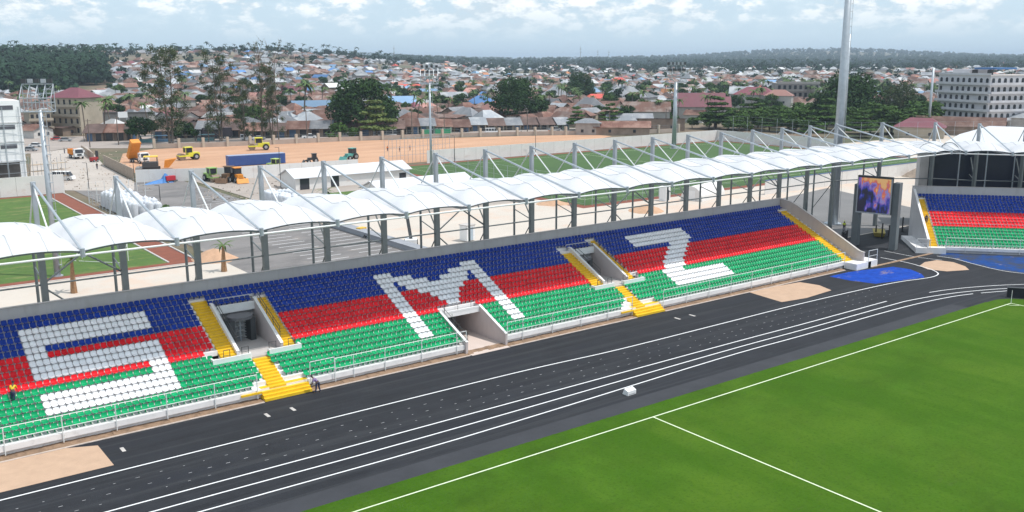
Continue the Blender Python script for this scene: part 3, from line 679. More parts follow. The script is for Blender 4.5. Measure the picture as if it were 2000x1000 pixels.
n1 = t.nodes.new('ShaderNodeTexNoise'); n1.inputs['Scale'].default_value = 1.7; n1.inputs['Detail'].default_value = 4; t.links.new(q.outputs[0], n1.inputs[0])
cr = t.nodes.new('ShaderNodeValToRGB'); el = cr.color_ramp.elements
for i, (p, cl) in enumerate([(.36, (.015, .012, .04, 1)), (.45, (.04, .07, .55, 1)), (.51, (.35, .16, .60, 1)), (.56, (.30, .35, .85, 1)), (.62, (.85, .15, .10, 1)), (.71, (1., .60, .25, 1))]):
    e_ = el[i] if i < 2 else el.new(p); e_.position = p-.02; e_.color = cl
sp = t.nodes.new('ShaderNodeSeparateXYZ'); t.links.new(c.outputs['Generated'], sp.inputs[0])
ma = t.nodes.new('ShaderNodeMath'); ma.operation = 'MULTIPLY_ADD'; ma.inputs[1].default_value = .26; t.links.new(sp.outputs['X'], ma.inputs[0])
mb_ = t.nodes.new('ShaderNodeMath'); mb_.operation = 'MULTIPLY_ADD'; mb_.inputs[1].default_value = .32; mb_.inputs[2].default_value = -.325; t.links.new(sp.outputs['Z'], mb_.inputs[0]); t.links.new(mb_.outputs[0], ma.inputs[2])
ad = t.nodes.new('ShaderNodeMath'); ad.operation = 'ADD'; t.links.new(n1.outputs['Fac'], ad.inputs[0]); t.links.new(ma.outputs[0], ad.inputs[1]); t.links.new(ad.outputs[0], cr.inputs[0])
t.links.new(cr.outputs[0], b.inputs['Emission Color']); b.inputs['Emission Strength'].default_value = .42; b.inputs['Base Color'].default_value = (.02, .02, .02, 1)
MB().box(.28, 4.97, -.79, -.752, 5.4, 10.45).build('picture', sm_, scr)
fr = MB().box(.1, 5.15, -.80, -.755, 5.2, 5.38).box(.1, .26, -.80, -.755, 5.38, 10.5).box(4.99, 5.15, -.80, -.755, 5.38, 10.5); fr.build('frame', STEEL, scr)

# gates, bins and a skip in the gap between the stands
q = G(1652, 476); g = empty('crowd_gates', (q.x, q.y, 0), .5, 'cluster of dark upright gate frames behind the end wall of the main stand', 'gates')
for k in range(7):
    MB().tube((k*.55-1.6, .3*(k % 3), 0), (k*.55-1.6, .3*(k % 3), 1.9), .07, 6).build('upright', BLACK, g)
for z in (.6, 1.7): MB().tube((-1.7, .2, z), (1.9, .2, z), .05, 5).build('rail', BLACK, g)
q = G(1716, 460); g = empty('skip', (q.x, q.y, 0), .6, 'low yellow skip standing under the video screen between its pillars', 'skip')
MB().hexa([(-1.7, -.7, .1), (1.7, -.7, .1), (1.7, .7, .1), (-1.7, .7, .1)], [(-2.1, -.9, .75), (2.1, -.9, .75), (2.1, .9, .75), (-2.1, .9, .75)]).build('body', mat('skip_yellow', (.38, .30, .05), .7, .2, 1.5), g); MB().box(-2.15, 2.15, -.95, -.9, .70, .80).build('rim', DARK, g)
for i, (px, py, t_) in enumerate(((1722, 466, 436), (1736, 462, 440), (1762, 452, 424), (1710, 462, 440))):
    q = G(px, py); g = empty('bollard', (q.x, q.y, 0), 0, ['black upright post under the right half of the video screen', 'thin black post just left of the right screen pillar', 'thin black post right of the screen before the grey side wall', 'black post beside the yellow skip'][i], 'post', 'black posts around the screen'); hh = Hh(px, py, t_)
    MB().tube((0, 0, 0), (0, 0, hh), .11, 8).build('shaft', BLACK, g); MB().tube((0, 0, 0), (0, 0, .06), .25, 8).build('foot', BLACK, g)
# ================================================================== FLOODLIGHT MASTS
def lattice_head(mb, z, w, h, n):
    for zz in (z, z+h*.33, z+h*.66, z+h): mb.tube((-w, 0, zz), (w, 0, zz), .07, 5)
    for zz in (z, z+h*.5): mb.tube((-w, -1.2, zz), (w, -1.2, zz), .07, 5)
    for k in range(n+1):
        x = -w+2*w*k/n; mb.tube((x, 0, z), (x, 0, z+h), .06, 5).tube((x, -1.2, z), (x, -1.2, z+h*.5), .05, 5).tube((x, 0, z), (x, -1.2, z), .05, 5).tube((x, -1.2, z+h*.5), (x, 0, z+h), .05, 5)
    mb.tube((-w, 0, z), (w, 0, z+h), .045, 5).tube((w, 0, z), (-w, 0, z+h), .045, 5)
def floodmast(loc, rz, h, r0, r1, label, head=True, lamps=5, rungs=True, headsc=1.0):
    g = empty('floodlight_mast', loc, rz, label, 'floodlight mast')
    MB().tube((0, 0, 0), (0, 0, h), r0, 14, r1).build('pole', STEEL, g, smooth=True)
    hs = headsc
    MB().tube((0, 0, 0), (0, 0, .12), r0*1.7, 14).build('base_plate', STEEL, g)
    if rungs:
        m_ = MB()
        for k in range(int(h/1.2)): m_.box(r1*.9, r1*.9+.42, -.2, .2, 1.5+k*1.2, 1.56+k*1.2)
        m_.tube((r0+.25, 0, 1), (r1+.38, 0, h), .035, 5); m_.build('ladder', STEEL, g)
    if head:
        m_ = MB(); lattice_head(m_, h-.2, 1.9*hs, 3.4*hs, 4); m_.build('lamp_frame', STEEL, g)
        for j in range(lamps):
            x = (-1.6+3.2*j/(lamps-1))*hs
            m_ = MB(); m_.beam((x-.28*hs, -.15, h+3.6*hs), (x+.28*hs, -.15, h+3.6*hs), .3*hs, .5*hs); m_.build('lamp', STEEL if j % 2 else DARK, g)
            if lamps > 5: m_ = MB(); m_.beam((x-.25*hs, -.15, h+2.4*hs), (x+.25*hs, -.15, h+2.4*hs), .3*hs, .45*hs); m_.build('lamp', DARK, g)
    return g
floodmast((12.9, 59.0, 0), -.55, 21.6, .40, .26, 'pale floodlight mast with an open lattice head beside the left training field')
floodmast((100.2, 106.7, 0), -.6, 22.5, .32, .22, 'slim grey floodlight mast standing behind the white sheds', lamps=7)
floodmast((205.3, 132.5, 0), -.5, 20.5, .75, .48, 'floodlight mast with dark lamps at the corner of the far training field', lamps=9, headsc=1.55)
floodmast((127.3, 21.0, 0), -.6, 46.0, .84, .44, 'thick tall galvanised mast rising through the roof out of the top of the picture', head=False)
p2 = G(1646, 268, 0); floodmast((p2.x, p2.y, 0), 0, Hh(1646, 268, 66), .5, .33, 'thinner mast just right of the thick tall mast, its top against the sky', head=False, rungs=False)
p2 = G(1812, 262, 0); floodmast((p2.x, p2.y, 0), 0, Hh(1812, 262, 132), .55, .38, 'pale thin mast left of the grey apartment block', head=False, rungs=False)

# ================================================================== SMALL THINGS ON THE FIELD
b = MB(); b.hexa([(-.5, -.32, 0), (.5, -.32, 0), (.5, .32, 0), (-.5, .32, 0)], [(-.5, -.32, .36), (.5, -.32, .36), (.5, .12, .52), (-.5, .12, .52)])
bx = b.build('white_box', WHITE); q = G(1229, 769); bx.location = (q.x, q.y, 0.002); bx.rotation_euler = (0, 0, .05); tag(bx, 'small white box with a sloping side lying alone on the black track', 'box')
MB().box(-.4, .4, -.328, -.321, .05, .12).build('strap', mat('grey_strap', (.4, .4, .42)), bx)
fl = empty('corner_flag', (97.75, -23.2, 0), .3, 'thin white corner flag pole with a dark red pennant beside the pitch corner', 'corner flag')
MB().tube((0, 0, 0), (0.06, 0, 1.55), .028, 6).build('pole', WHITE, fl)
MB().hexa([(.06, -.008, 1.02), (.42, -.008, 1.25), (.07, -.008, 1.55)], [(.06, .008, 1.02), (.42, .008, 1.25), (.07, .008, 1.55)]).build('pennant', mat('dark_red_cloth', (.22, .02, .05), .8), fl)
q0 = G(1970, 582); 
bd = empty('dugout_panel', (q0.x+.2, q0.y+.3, 0), -.95, 'black covered barrier at the right edge behind the corner flag', 'barrier')
MB().box(0, 4.5, 0, .35, 0, 1.15).build('cover', mat('black_cloth', (.012, .012, .018), .9, .3, 3), bd); MB().box(-.05, 4.55, -.05, .4, 1.152, 1.2).build('top_rail', DARK, bd)

# ================================================================== PEOPLE
SKIN = mat('dark_skin', (.10, .055, .035), .6)
def skin_part(name, verts, edges, radii, material, parent, lvl=1):
    me = bpy.data.meshes.new(name); me.from_pydata(verts, edges, []); me.materials.append(material); o = obj(name, me, parent)
    md = o.modifiers.new('skin', 'SKIN'); me.skin_vertices[0].data
    for i, r in enumerate(radii):
        r = r if isinstance(r, tuple) else (r, r); me.skin_vertices[0].data[i].radius = r
    me.skin_vertices[0].data[0].use_root = True; md.use_smooth_shade = True
    ss = o.modifiers.new('sub', 'SUBSURF'); ss.levels = lvl; ss.render_levels = lvl
    return o
def person(loc, rz, shirt, trousers, label, bend=0.0, hat=None, stride=.12, armf=.25):
    """standing figure, hips bent forward by `bend` radians; faces local +X"""
    root = empty('person', loc, rz, label, 'person')
    hip = .92; s, c = math.sin(bend), math.cos(bend)
    def T(y, z, x=0): d = z-hip; return (s*d+x*c, y, hip+c*d-x*s)
    leg = lambda sg, a: [(a*.5, sg*.09, .88), (a*.6+.03, sg*.10, .48), (a, sg*.11, .09), (a+.17, sg*.12, .04)]
    V = [(0, 0, hip), T(0, 1.12), T(0, 1.38), T(0, 1.50), T(0, 1.60, .02), T(0, 1.72, .02)]
    E_ = [(0, 1), (1, 2), (2, 3), (3, 4), (4, 5)]; Rr = [(.12, .15), (.11, .14), (.11, .16), .05, .085, .07]
    for sg, a in ((1, stride), (-1, -stride)):
        n = len(V); L_ = leg(sg, a); V += L_; E_ += [(0, n), (n, n+1), (n+1, n+2), (n+2, n+3)]; Rr += [.085, .062, .042, .035]
        n = len(V); sh = T(sg*.18, 1.38); el_ = (sh[0]+armf*.3+.02, sg*.225, sh[2]-.28); ha = (sh[0]+armf*.8+.04, sg*.19, sh[2]-.53)
        V += [sh, el_, ha, (ha[0]+.05, ha[1], ha[2]-.09)]; E_ += [(2, n), (n, n+1), (n+1, n+2), (n+2, n+3)]; Rr += [.055, .042, .03, .026]
    body = skin_part('body', V, E_, Rr, SKIN, root)
    # shirt: torso and upper arms
    V2 = [T(0, .98), T(0, 1.15), T(0, 1.40), T(0, 1.46)]; E2 = [(0, 1), (1, 2), (2, 3)]; R2 = [(.135, .17), (.13, .16), (.13, .185), .07]
    for sg in (1, -1):
        n = len(V2); sh = T(sg*.18, 1.38); el_ = (sh[0]+armf*.3+.02, sg*.22, sh[2]-.25); V2 += [sh, el_]; E2 += [(2, n), (n, n+1)]; R2 += [.072, .06]
    skin_part('shirt', V2, E2, R2, shirt, root)
    V3 = [(0, 0, hip+.04), (0, 0, hip-.03)]; E3 = [(0, 1)]; R3 = [(.14, .17), (.14, .175)]
    for sg, a in ((1, stride), (-1, -stride)):
        n = len(V3); L_ = leg(sg, a); V3 += L_[:3]; E3 += [(1, n), (n, n+1), (n+1, n+2)]; R3 += [.10, .078, .058]
    skin_part('trousers', V3, E3, R3, trousers, root)
    hd = T(0, 1.70, .0); m_ = MB(); rr = .108
    for k in range(4):
        z0, z1 = .0+.03*k, .0+.03*(k+1); r0 = math.sqrt(max(0, rr*rr-(z0)**2)); r1 = math.sqrt(max(1e-4, rr*rr-(z1 if k < 3 else .107)**2)); m_.tube((hd[0], 0, hd[2]+z0), (hd[0], 0, hd[2]+z1), r0, 8, r1)
    if hat: m_.tube((hd[0]+.03, 0, hd[2]-.005), (hd[0]+.03, 0, hd[2]+.012), .15, 8)
    m_.build('hat' if hat else 'hair', hat or BLACK, root)
    return root
YELC = mat('yellow_cloth', (.75, .50, .03), .85, .1, 6); NAVY = mat('navy_cloth', (.025, .035, .09), .9, .2, 6); PURP = mat('mauve_cloth', (.30, .22, .42), .85, .1, 6)
GREYC = mat('grey_cloth', (.22, .22, .24), .9, .2, 6); ORNG = mat('orange_cloth', (.80, .20, .03), .85); HIVIS = mat('hi_vis_yellow', (.62, .72, .04), .7); BLUC = mat('blue_cloth', (.10, .2, .42), .9); WHC = mat('white_cloth', (.72, .70, .68), .9)
person((-1.05, yf(11)-.55, tz(12)), 1.2, YELC, NAVY, 'man in a yellow shirt bending over the red seats left of the letter S', bend=.75, armf=.35)
person((21.15, -2.05, 0), 2.75, PURP, NAVY, 'worker in a mauve shirt stooping at the foot of the near yellow steps', bend=.7, armf=.3, stride=.2)
q = G(1648, 452); person((q.x, q.y, 0), -2.2, HIVIS, NAVY, 'worker in a hi-vis yellow top standing behind the end wall of the main stand', armf=.1, hat=HIVIS)
l2w = lambda x, y, z: S2.matrix_basis @ Vector((x, y, z))
Mz = Matrix.Translation(S2.location) @ Matrix.Rotation(S2.rotation_euler.z, 4, 'Z')
q = Mz @ Vector((.6, yf(9), tz(10))); person(tuple(q), -2.6, GREYC, NAVY, 'worker in dark clothes crouching on the yellow stairs of the smaller grandstand', bend=1.0, armf=.3)

# ================================================================== FIELDS AND YARDS BEHIND THE STAND
sheet('training_field', [(-60, 58.5), (27.2, 58.5), (27.2, 141), (-60, 141)], 0.004, GR2)
r1 = MB(); r1.quad([(-60, 56.4, .002), (31, 56.4, .002), (31, 58.5, .002), (-60, 58.5, .002)]).quad([(27.2, 58.504, .002), (30.6, 58.504, .002), (30.6, 143, .002), (27.2, 143, .002)]).quad([(-60, 141.004, .002), (27.19, 141.004, .002), (27.19, 143, .002), (-60, 143, .002)])
r1.build('red_gravel_path', REDT, kind='structure')
k_ = MB().box(26.95, 27.2, 58.5, 141, 0, .12).box(30.6, 30.85, 56.4, 143, 0, .14).box(-60, 30.6, 56.15, 56.4, -.02, .1); k_.build('kerb', CONC, kind='structure')
sheet('car_park', [(33.5, 18), (57.6, 18), (57.6, 150), (47, 152), (33.5, 150)], 0.003, OLDASPH)
sheet('car_park', [(106, 12.3), (150, 12.3), (165, 48.5), (118, 40)], 0.003, mat('grey_yard_asphalt', (.17, .165, .165), .9, .15, .1, detail=8))
pl = MB()
for k in range(34):
    y = 36+k*2.5
    pl.box(51.5, 57, y, y+.12, .003, .009)
    if k < 26: pl.box(43.6, 48.9, y+.6, y+.72, .003, .009)
pl.build('parking_lines', LINE, kind='structure')
MB().box(57.7, 59.3, 36, 73, 0, .75).box(57.6, 59.4, 36, 73, .752, .85).build('low_wall', mat('blue_grey_concrete', (.30, .31, .34), .85, .1, .4), kind='structure')
sheet('grey_yard', [(59.4, 73.5), (112, 73.5), (112, 155), (59.4, 155)], 0.004, mat('grey_dust', (.36, .31, .275), .95, .12, .2, detail=8))
sheet('lawn', [(66, 96), (104, 96), (104, 108), (66, 108)], 0.010, GR2)
sheet('far_training_field', [(107, 62), (236, 62), (236, 141), (107, 141)], 0.009, GR3)
r1 = MB()
for a in ((104.6, 59.6, 238, 62), (104.6, 141, 238, 143.2), (104.6, 62.004, 107, 140.99), (236, 62.004, 238, 140.99)): r1.quad([(a[0], a[1], .006), (a[2], a[1], .006), (a[2], a[3], .006), (a[0], a[3], .006)])
r1.build('red_gravel_path', REDT, kind='structure')
fl2 = MB(); strip(fl2, [(112, 68), (230, 68), (230, 136), (112, 136), (112, 68)], .14, .014); strip(fl2, [(171, 68), (171, 136)], .14, .015); fl2.build('field_lines', GLINE, kind='structure')
dp = [G(*p) for p in ((232, 322), (268, 340), (440, 336), (700, 327), (830, 316), (1040, 300), (1195, 266), (1160, 262.5), (1000, 266), (850, 270), (664, 276), (535, 282), (300, 291), (240, 300))]
sheet('dirt_field', [p.xy for p in dp], 0.002, DIRT)
rd = [G(*p) for p in ((0, 300), (60, 300), (130, 290), (300, 289), (535, 280), (850, 268), (1160, 260), (1330, 256), (1330, 249), (1100, 250), (850, 253), (600, 257), (300, 262), (100, 268), (0, 272))]
sheet('road', [p.xy for p in rd], 0.001, ROADM)
sheet('access_road', [G(*p).xy for p in ((60, 300), (170, 286), (205, 325), (262, 355), (262, 372), (130, 372), (60, 366))], 0.0035, mat('pale_dust', (.44, .39, .35), .95, .1, .15, detail=8))

TRK2_ = mat('weathered_timber', (.16, .13, .11), .95, .2, 2)
# --- walls made of panels
def panel_wall(name, pts, h, m, label, step=3.0, t=.16, cap=None, post=None, ph=.12, group='white boundary walls'):
    root = empty(name, tuple(pts[0]), 0, label, 'wall', group); o = Vector(pts[0])
    for a, b in zip(pts, pts[1:]):
        a = Vector(a)-o; b = Vector(b)-o; n = max(1, round((b-a).length/step))
        for i in range(n):
            p = a.lerp(b, i/n); q = a.lerp(b, (i+.985)/n); mm = MB(); mm.beam(p+Vector((0, 0, h/2)), q+Vector((0, 0, h/2)), t, h); mm.build('panel', m, root)
            if post:
                MB().box(p.x-.16, p.x+.16, p.y-.16, p.y+.16, 0, h+ph).build('post', post, root)
        if cap: mm = MB(); mm.beam(a+Vector((0, 0, h+.06)), b+Vector((0, 0, h+.06)), t+.1, .118); mm.build('coping', cap, root)
    return root
def g3(*p): q = G(*p); return (q.x, q.y, 0)
WW = mat('white_wall_paint', (.74, .72, .70), .85, .07, .25, detail=7)
mix_layer(WW, (.58, .48, .42), .25, .56, .72, stretch=(1, 1, 2), amount=.6)
panel_wall('boundary_wall', [(-30, 143.5, 0), (31.2, 143.5, 0)], 4.0, WW, 'white boundary wall behind the training field at the left edge', group=None or 'white boundary walls')
panel_wall('boundary_wall', [g3(266, 356), g3(447, 351), g3(700, 333)], 2.9, WW, 'bright white wall behind the parked rollers, between car park and dirt field')
panel_wall('boundary_wall', [(122, 144, 0), (238.5, 144, 0), (238.5, 96, 0)], 3.5, WW, 'long white wall around the far training field', step=4)
wr = panel_wall('boundary_wall', [(146, 50.2, 0), (215, 50.2, 0)], 2.9, WW, 'white wall with a blue top band behind the roof columns on the right', step=4, cap=mat('blue_coping', (.06, .12, .30), .6))
BRK = mat('block_wall', (.36, .29, .23), .95, .2, 1.6, detail=8, bump=.5); mix_layer(BRK, (.20, .15, .12), 2.5, .52, .66, stretch=(1, 1, 2.5), amount=.8)
panel_wall('block_wall', [g3(203, 322), g3(262, 352)], 2.7, BRK, 'unplastered block wall running beside the dump truck track', step=3, group='block walls at the site gate', t=.22)
panel_wall('block_wall', [g3(160, 297), g3(184, 314)], 2.1, BRK, 'short block wall right beside the parked dump truck', step=3, group='block walls at the site gate', t=.22)
# pillared fence between dirt field and road
pil = [(301.6, 290), (350, 289), (397.5, 287.5), (445, 286), (489, 284), (535, 282), (579, 280), (622, 278), (664, 276), (705, 274.5), (747, 273), (786, 271.5), (825.6, 270), (864, 269), (902, 268), (938, 267), (975, 266), (1010, 265.3), (1045, 264.5), (1078, 264), (1105, 263.5), (1133, 263), (1162, 262.5), (1197, 262), (1228, 261.5), (1257, 261), (1286, 260), (1325, 258)]
FW = mat('fence_render', (.42, .35, .30), .9, .12, .4); PW = mat('pillar_paint', (.46, .40, .33), .85, .1, 1)
fc = empty('pillared_fence', g3(*pil[0]), 0, 'long low wall with pale square pillars between the orange dirt field and the road', 'fence'); o_ = Vector(g3(*pil[0]))
pp = [Vector(g3(*p))-o_ for p in pil]
for p in pp: MB().box(p.x-.4, p.x+.4, p.y-.4, p.y+.4, 0, 3.1).build('pillar', PW, fc)
for a, b in zip(pp, pp[1:]):
    m_ = MB(); m_.beam(a+Vector((0, 0, .75)), b+Vector((0, 0, .75)), .2, 1.5); m_.build('low_wall', FW, fc)
    m_ = MB(); m_.tube(a+Vector((0, 0, 2.8)), b+Vector((0, 0, 2.8)), .05, 5).tube(a+Vector((0, 0, 2.1)), b+Vector((0, 0, 2.1)), .05, 5); m_.build('rail', STEELD, fc)

# --- slim lamp posts and fence wires
def lamp(px, base, top, label):
    q = G(px, base); h = Hh(px, base, top); g = empty('lamp_post', (q.x, q.y, 0), 0, label, 'lamp post', 'dark lamp posts around the fields')
    MB().tube((0, 0, 0), (0, 0, h), .09, 6, .06).build('pole', DARK, g); m_ = MB(); m_.beam((0, 0, h), (-.9, 0, h+.1), .09, .08); m_.build('lamp_arm', DARK, g)
for px, b, t_, lb in ((313, 392, 362, 'dark lamp post standing in the car park left of the second mast'), (549, 372, 288, 'dark lamp post in front of the right end of the blue container'), (697, 330, 290, 'dark lamp post at the edge of the dirt field, behind the long shed'), (888, 315, 265, 'dark lamp post left of the white wall around the far field'),
                      (1046, 304, 255, 'dark lamp post before the white wall below the round tree'), (174, 370, 318, 'dark lamp post by the stacked white rolls'), (263, 355, 318, 'dark post at the corner of the block wall and white wall')): lamp(px, b, t_, lb)

# --- sheds
def local_frame(p0, p1): d = Vector(p1)-Vector(p0); return math.atan2(d.y, d.x), d.xy.length
def shed(p0, p1, depth, eave, ridge, wallm, roofm, label, over=.5, doors=(), cat='shed', name='shed'):
    rz, ln_ = local_frame(p0, p1); g = empty(name, (p0[0], p0[1], 0), rz, label, cat)
    wv = MB(); wv.hexa([(0, 0, 0), (ln_, 0, 0), (ln_, depth, 0), (0, depth, 0)], [(0, 0, eave), (ln_, 0, eave), (ln_, depth, eave), (0, depth, eave)])
    wv.hexa([(0, .01, eave), (0, depth-.01, eave), (0, depth/2, ridge-.12)], [(ln_, .01, eave), (ln_, depth-.01, eave), (ln_, depth/2, ridge-.12)]); wv.build('wall', wallm, g)
    for sgn in (0, 1):
        ya, yb_ = (-over, depth/2) if sgn == 0 else (depth+over, depth/2); ze = eave-(ridge-eave)*over/(depth/2)
        rv = MB(); q = [(-over, ya, ze), (ln_+over, ya, ze), (ln_+over, yb_, ridge), (-over, yb_, ridge)]; rv.hexa(q, [(a, b, c+.10) for a, b, c in q]); rv.build('roof', roofm, g)
    for x, w_, h_ in doors: MB().box(x, x+w_, -.06, -.004, .02, h_).build('opening', GLASS, g)
    return g
CORR = mat('pale_sheet_roof', (.62, .63, .66), .55, .05, .4)
p0 = g3(578, 372); p1 = g3(800, 351)
shed(p0, p1, 7.5, 2.7, 4.2, WW, CORR, 'long white shed with a pale sheet roof beyond the scalloped canopies', doors=((1, 2.2, 2.4), (8.4, 2.0, 2.5), (26, 1.8, 1.8)))
a, b = G(745, 372, 2.6), G(925, 353, 2.6); shed((a.x, a.y, 0), (b.x, b.y, 0), 7.5, 2.5, 4.0, WW, CORR, 'second white shed with a pale roof, half hidden by the canopies', doors=((4, 2, 2),))
MB_ = MB; cont = empty('shipping_container', g3(447, 326), *[local_frame(g3(447, 326), g3(558, 319))[0]], label='long blue shipping container above the white wall', cat='container'); ln_ = local_frame(g3(447, 326), g3(558, 319))[1]
CB = mat('blue_container_paint', (.035, .09, .30), .5, .1, .8); m_ = MB().box(0, ln_, 0, 2.5, .15, 2.75); m_.build('body', CB, cont)
m_ = MB()
for k in range(int(ln_/.5)): m_.box(k*.5+.05, k*.5+.25, -.05, -.004, .3, 2.6)
m_.build('ribs', CB, cont); MB().box(0, ln_, -.02, 2.52, 2.752, 2.86).build('roof', mat('pale_blue_roof', (.30, .36, .50), .6), cont)

# --- unfinished white block at the left edge
WB = empty('white_building', g3(57, 371), 0, 'unfinished white four storey block wrapped in scaffolding at the left edge', 'building')
WB.rotation_euler = (0, 0, 0.05)
WPB = mat('bright_white_render', (.90, .90, .91), .85, .04, .3)
MB().box(-22, 0, 0, 12, 6.2, 19.3).build('wall', WPB, WB)
for x in (-22, -14, -7.2, -1.2): MB().box(x, x+1.15, 0, .5, 0, 6.19).build('column', WPB, WB)
MB().box(-22, 0, 3, 3.2, 0, 6.19).build('ground_floor_wall', mat('raw_concrete_dark', (.18, .16, .15), .9, .3, .4), WB)
for fl_ in range(3):
    z = 6.9+fl_*4.1
    for x in (-4.6, -9.4, -14.2): MB().box(x, x+3.2, -.06, -.004, z+2.3, z+3.2).build('window', mat('grey_shutter', (.10, .10, .12), .6, .2, 2), WB)
    MB().box(-22, .1, -.12, -.062, z-.5, z-.3).build('floor_band', CONCW, WB)
sc_ = empty('scaffold', g3(57, 371), 0, 'thin metal scaffold in front of the unfinished white block', 'scaffold')
for x in np.arange(-13, .1, 3.1):
    MB().tube((x, -1.4, 0), (x, -1.4, 18), .06, 5).build('pole', STEEL, sc_)
    MB().tube((x, -.3, 0), (x, -.3, 18), .05, 5).build('pole', STEEL, sc_)
for z in np.arange(2, 18, 2.0): MB().tube((-13.2, -1.4, z), (.1, -1.4, z), .045, 5).build('rail', STEEL, sc_)
sc_ = empty('scaffold', g3(68, 362), 0.2, 'low tangle of scaffold frames beside the unfinished white block', 'scaffold')
for x in np.arange(0, 9, 1.8):
    for y in (0, 2.2): MB().tube((x, y, 0), (x, y, 6.5-R.random()*2), .055, 5).build('pole', STEEL, sc_)
for z in (1.5, 3, 4.5): MB().tube((-.2, 0, z), (8, 0, z+.1), .045, 5).build('rail', mat('timber_pole', (.42, .33, .24), .9), sc_); MB().box(0, 7.5, .2, 1.9, z, z+.06).build('deck', mat('timber_deck', (.40, .32, .24), .9, .2, 2), sc_)

ORD = 'first second third fourth fifth sixth seventh eighth ninth tenth eleventh twelfth thirteenth fourteenth fifteenth sixteenth seventeenth eighteenth nineteenth twentieth'.split()
# --- upright wrapped rolls
def roll_mesh(h, r):
    m_ = MB(); n = 9
    rings = [(0, r*.96), (.15*h, r*1.02), (.5*h, r), (.86*h, r*1.03), (.94*h, r*.9), (h, r*.35), (h*1.05, r*.2)]
    for i, (z, rr) in enumerate(rings):
        for q in range(n): t = 2*math.pi*q/n; w_ = rr*(1+.07*math.sin(q*2.3+i*1.7)); m_.v.append((w_*math.cos(t), w_*math.sin(t), z))
    for i in range(len(rings)-1):
        for q in range(n): m_.f.append((i*n+q, i*n+(q+1) % n, (i+1)*n+(q+1) % n, (i+1)*n+q)); m_.m.append(0)
    m_.f.append(tuple((len(rings)-1)*n+q for q in range(n))); m_.m.append(0)
    return m_.mesh('wrapped_roll', [mat('white_plastic_wrap', (.62, .64, .68), .5, .12, 1.5)], smooth=True)
RM = [roll_mesh(3.1, .62), roll_mesh(2.9, .66), roll_mesh(2.4, .75)]
for row in range(4):
    for k in range(17):
        o = obj('wrapped_roll', RM[k % 2]); o.location = (33.2+row*1.35+R.uniform(-.1, .1), 97.5+k*1.32+R.uniform(-.1, .1), 0); o.rotation_euler = (R.uniform(-.04, .04), R.uniform(-.04, .04), R.uniform(0, 6)); o.scale = (1, 1, R.uniform(.9, 1.08))
        tag(o, 'white wrapped roll beside the red path, %s row, %s from the near end' % (ORD[row], ORD[k]), 'wrapped roll', 'white wrapped rolls packed beside the red path')
for row in range(3):
    for k in range(13):
        o = obj('wrapped_roll', RM[2]); o.location = (60.3+row*1.7+R.uniform(-.1, .1), 84+k*1.8+R.uniform(-.15, .15), 0); o.rotation_euler = (R.uniform(-.04, .04), R.uniform(-.04, .04), R.uniform(0, 6)); o.scale = (1, 1, R.uniform(.85, 1.08))
        tag(o, 'white wrapped roll across the car park, %s row, %s from the near end' % (ORD[row], ORD[k]), 'wrapped roll', 'white wrapped rolls along the car park')
# wire cage and fences round the rolls
def mesh_fence(p, q, h, label, step=2.5, m=STEEL, wires=5):
    rz, ln2 = local_frame(p, q); g = empty('wire_fence', (p[0], p[1], 0), rz, label, 'fence')
    for k in range(int(ln2/step)+1): MB().tube((k*step, 0, 0), (k*step, 0, h), .05, 5).build('post', m, g)
    w_ = MB()
    for z in np.linspace(.3, h-.05, wires): w_.tube((0, 0, z), (ln2, 0, z), .02, 4)
    w_.build('wires', m, g); return g
mesh_fence((31.6, 96, 0), (31.6, 124, 0), 2.6, 'wire fence along the red path in front of the wrapped rolls')
mesh_fence((31.6, 124, 0), (44, 124, 0), 4.2, 'tall pale wire frame behind the block of wrapped rolls', step=1.55, m=STEELW, wires=4)
mesh_fence((36, 90, 0), (45, 92, 0), 2.6, 'short wire fence with climbing weeds beside the car park', step=1.5, m=STEELW)
mesh_fence((108, 61, 0), (150, 61, 0), 5.5, 'tall thin wire fence along the near side of the far field', step=4.5, wires=7)
mesh_fence((107, 62, 0), (107, 118, 0), 5.5, 'tall thin wire fence on the left side of the far field', step=5, wires=6)
mesh_fence((239.5, 96, 0), (239.5, 143, 0), 8.5, 'high mesh fence on posts behind the white wall at the far corner', step=6, wires=7)
mesh_fence((239.5, 96, 0), (300, 60, 0), 8.5, 'high mesh fence on posts in front of the dark trees on the right', step=6, wires=7)
# scaffold towers with men near the sheds
sc_ = empty('scaffold', g3(760, 322), .1, 'row of thin scaffold towers at the edge of the dirt field near the sheds', 'scaffold')
for x in np.arange(0, 21, 2.6):
    for y in (0, 2): MB().tube((x, y, 0), (x, y, 6.8), .05, 5).build('pole', STEEL, sc_)
for z in (2.2, 4.4, 6.6): MB().tube((0, 0, z), (20.8, 0, z), .04, 5).build('rail', STEEL, sc_)
for i, (px, py) in enumerate(((757, 296), (781, 297), (801, 294))):
    q = G(px, py); person((q.x, q.y, 0), 1+i, [ORNG, GREYC, BLUC][i], NAVY, ['man in orange standing on the dirt behind the scaffold towers, left of three', 'man in grey standing on the dirt behind the scaffold towers, middle of three', 'man in blue standing on the dirt behind the scaffold towers, right of three'][i])

# --- goals on the training fields
def goal(loc, rz, label):
    g = empty('football_goal', loc, rz, label, 'football goal')
    for x in (-3.66, 3.66): MB().tube((x, 0, 0), (x, 0, 2.44), .06, 6).build('post', WHITE, g); MB().tube((x, 0, 2.44), (x, 1.6, .05), .04, 5).build('back_stay', WHITE, g)
    MB().tube((-3.66, 0, 2.44), (3.66, 0, 2.44), .06, 6).build('crossbar', WHITE, g); MB().tube((-3.66, 1.6, .05), (3.66, 1.6, .05), .04, 5).build('ground_bar', WHITE, g)
goal((20.5, 66, 0), 2.3, 'small white football goal on the left training field near the roof edge'); goal((149, 72, 0), .3, 'white football goal on the far training field behind the roof columns')

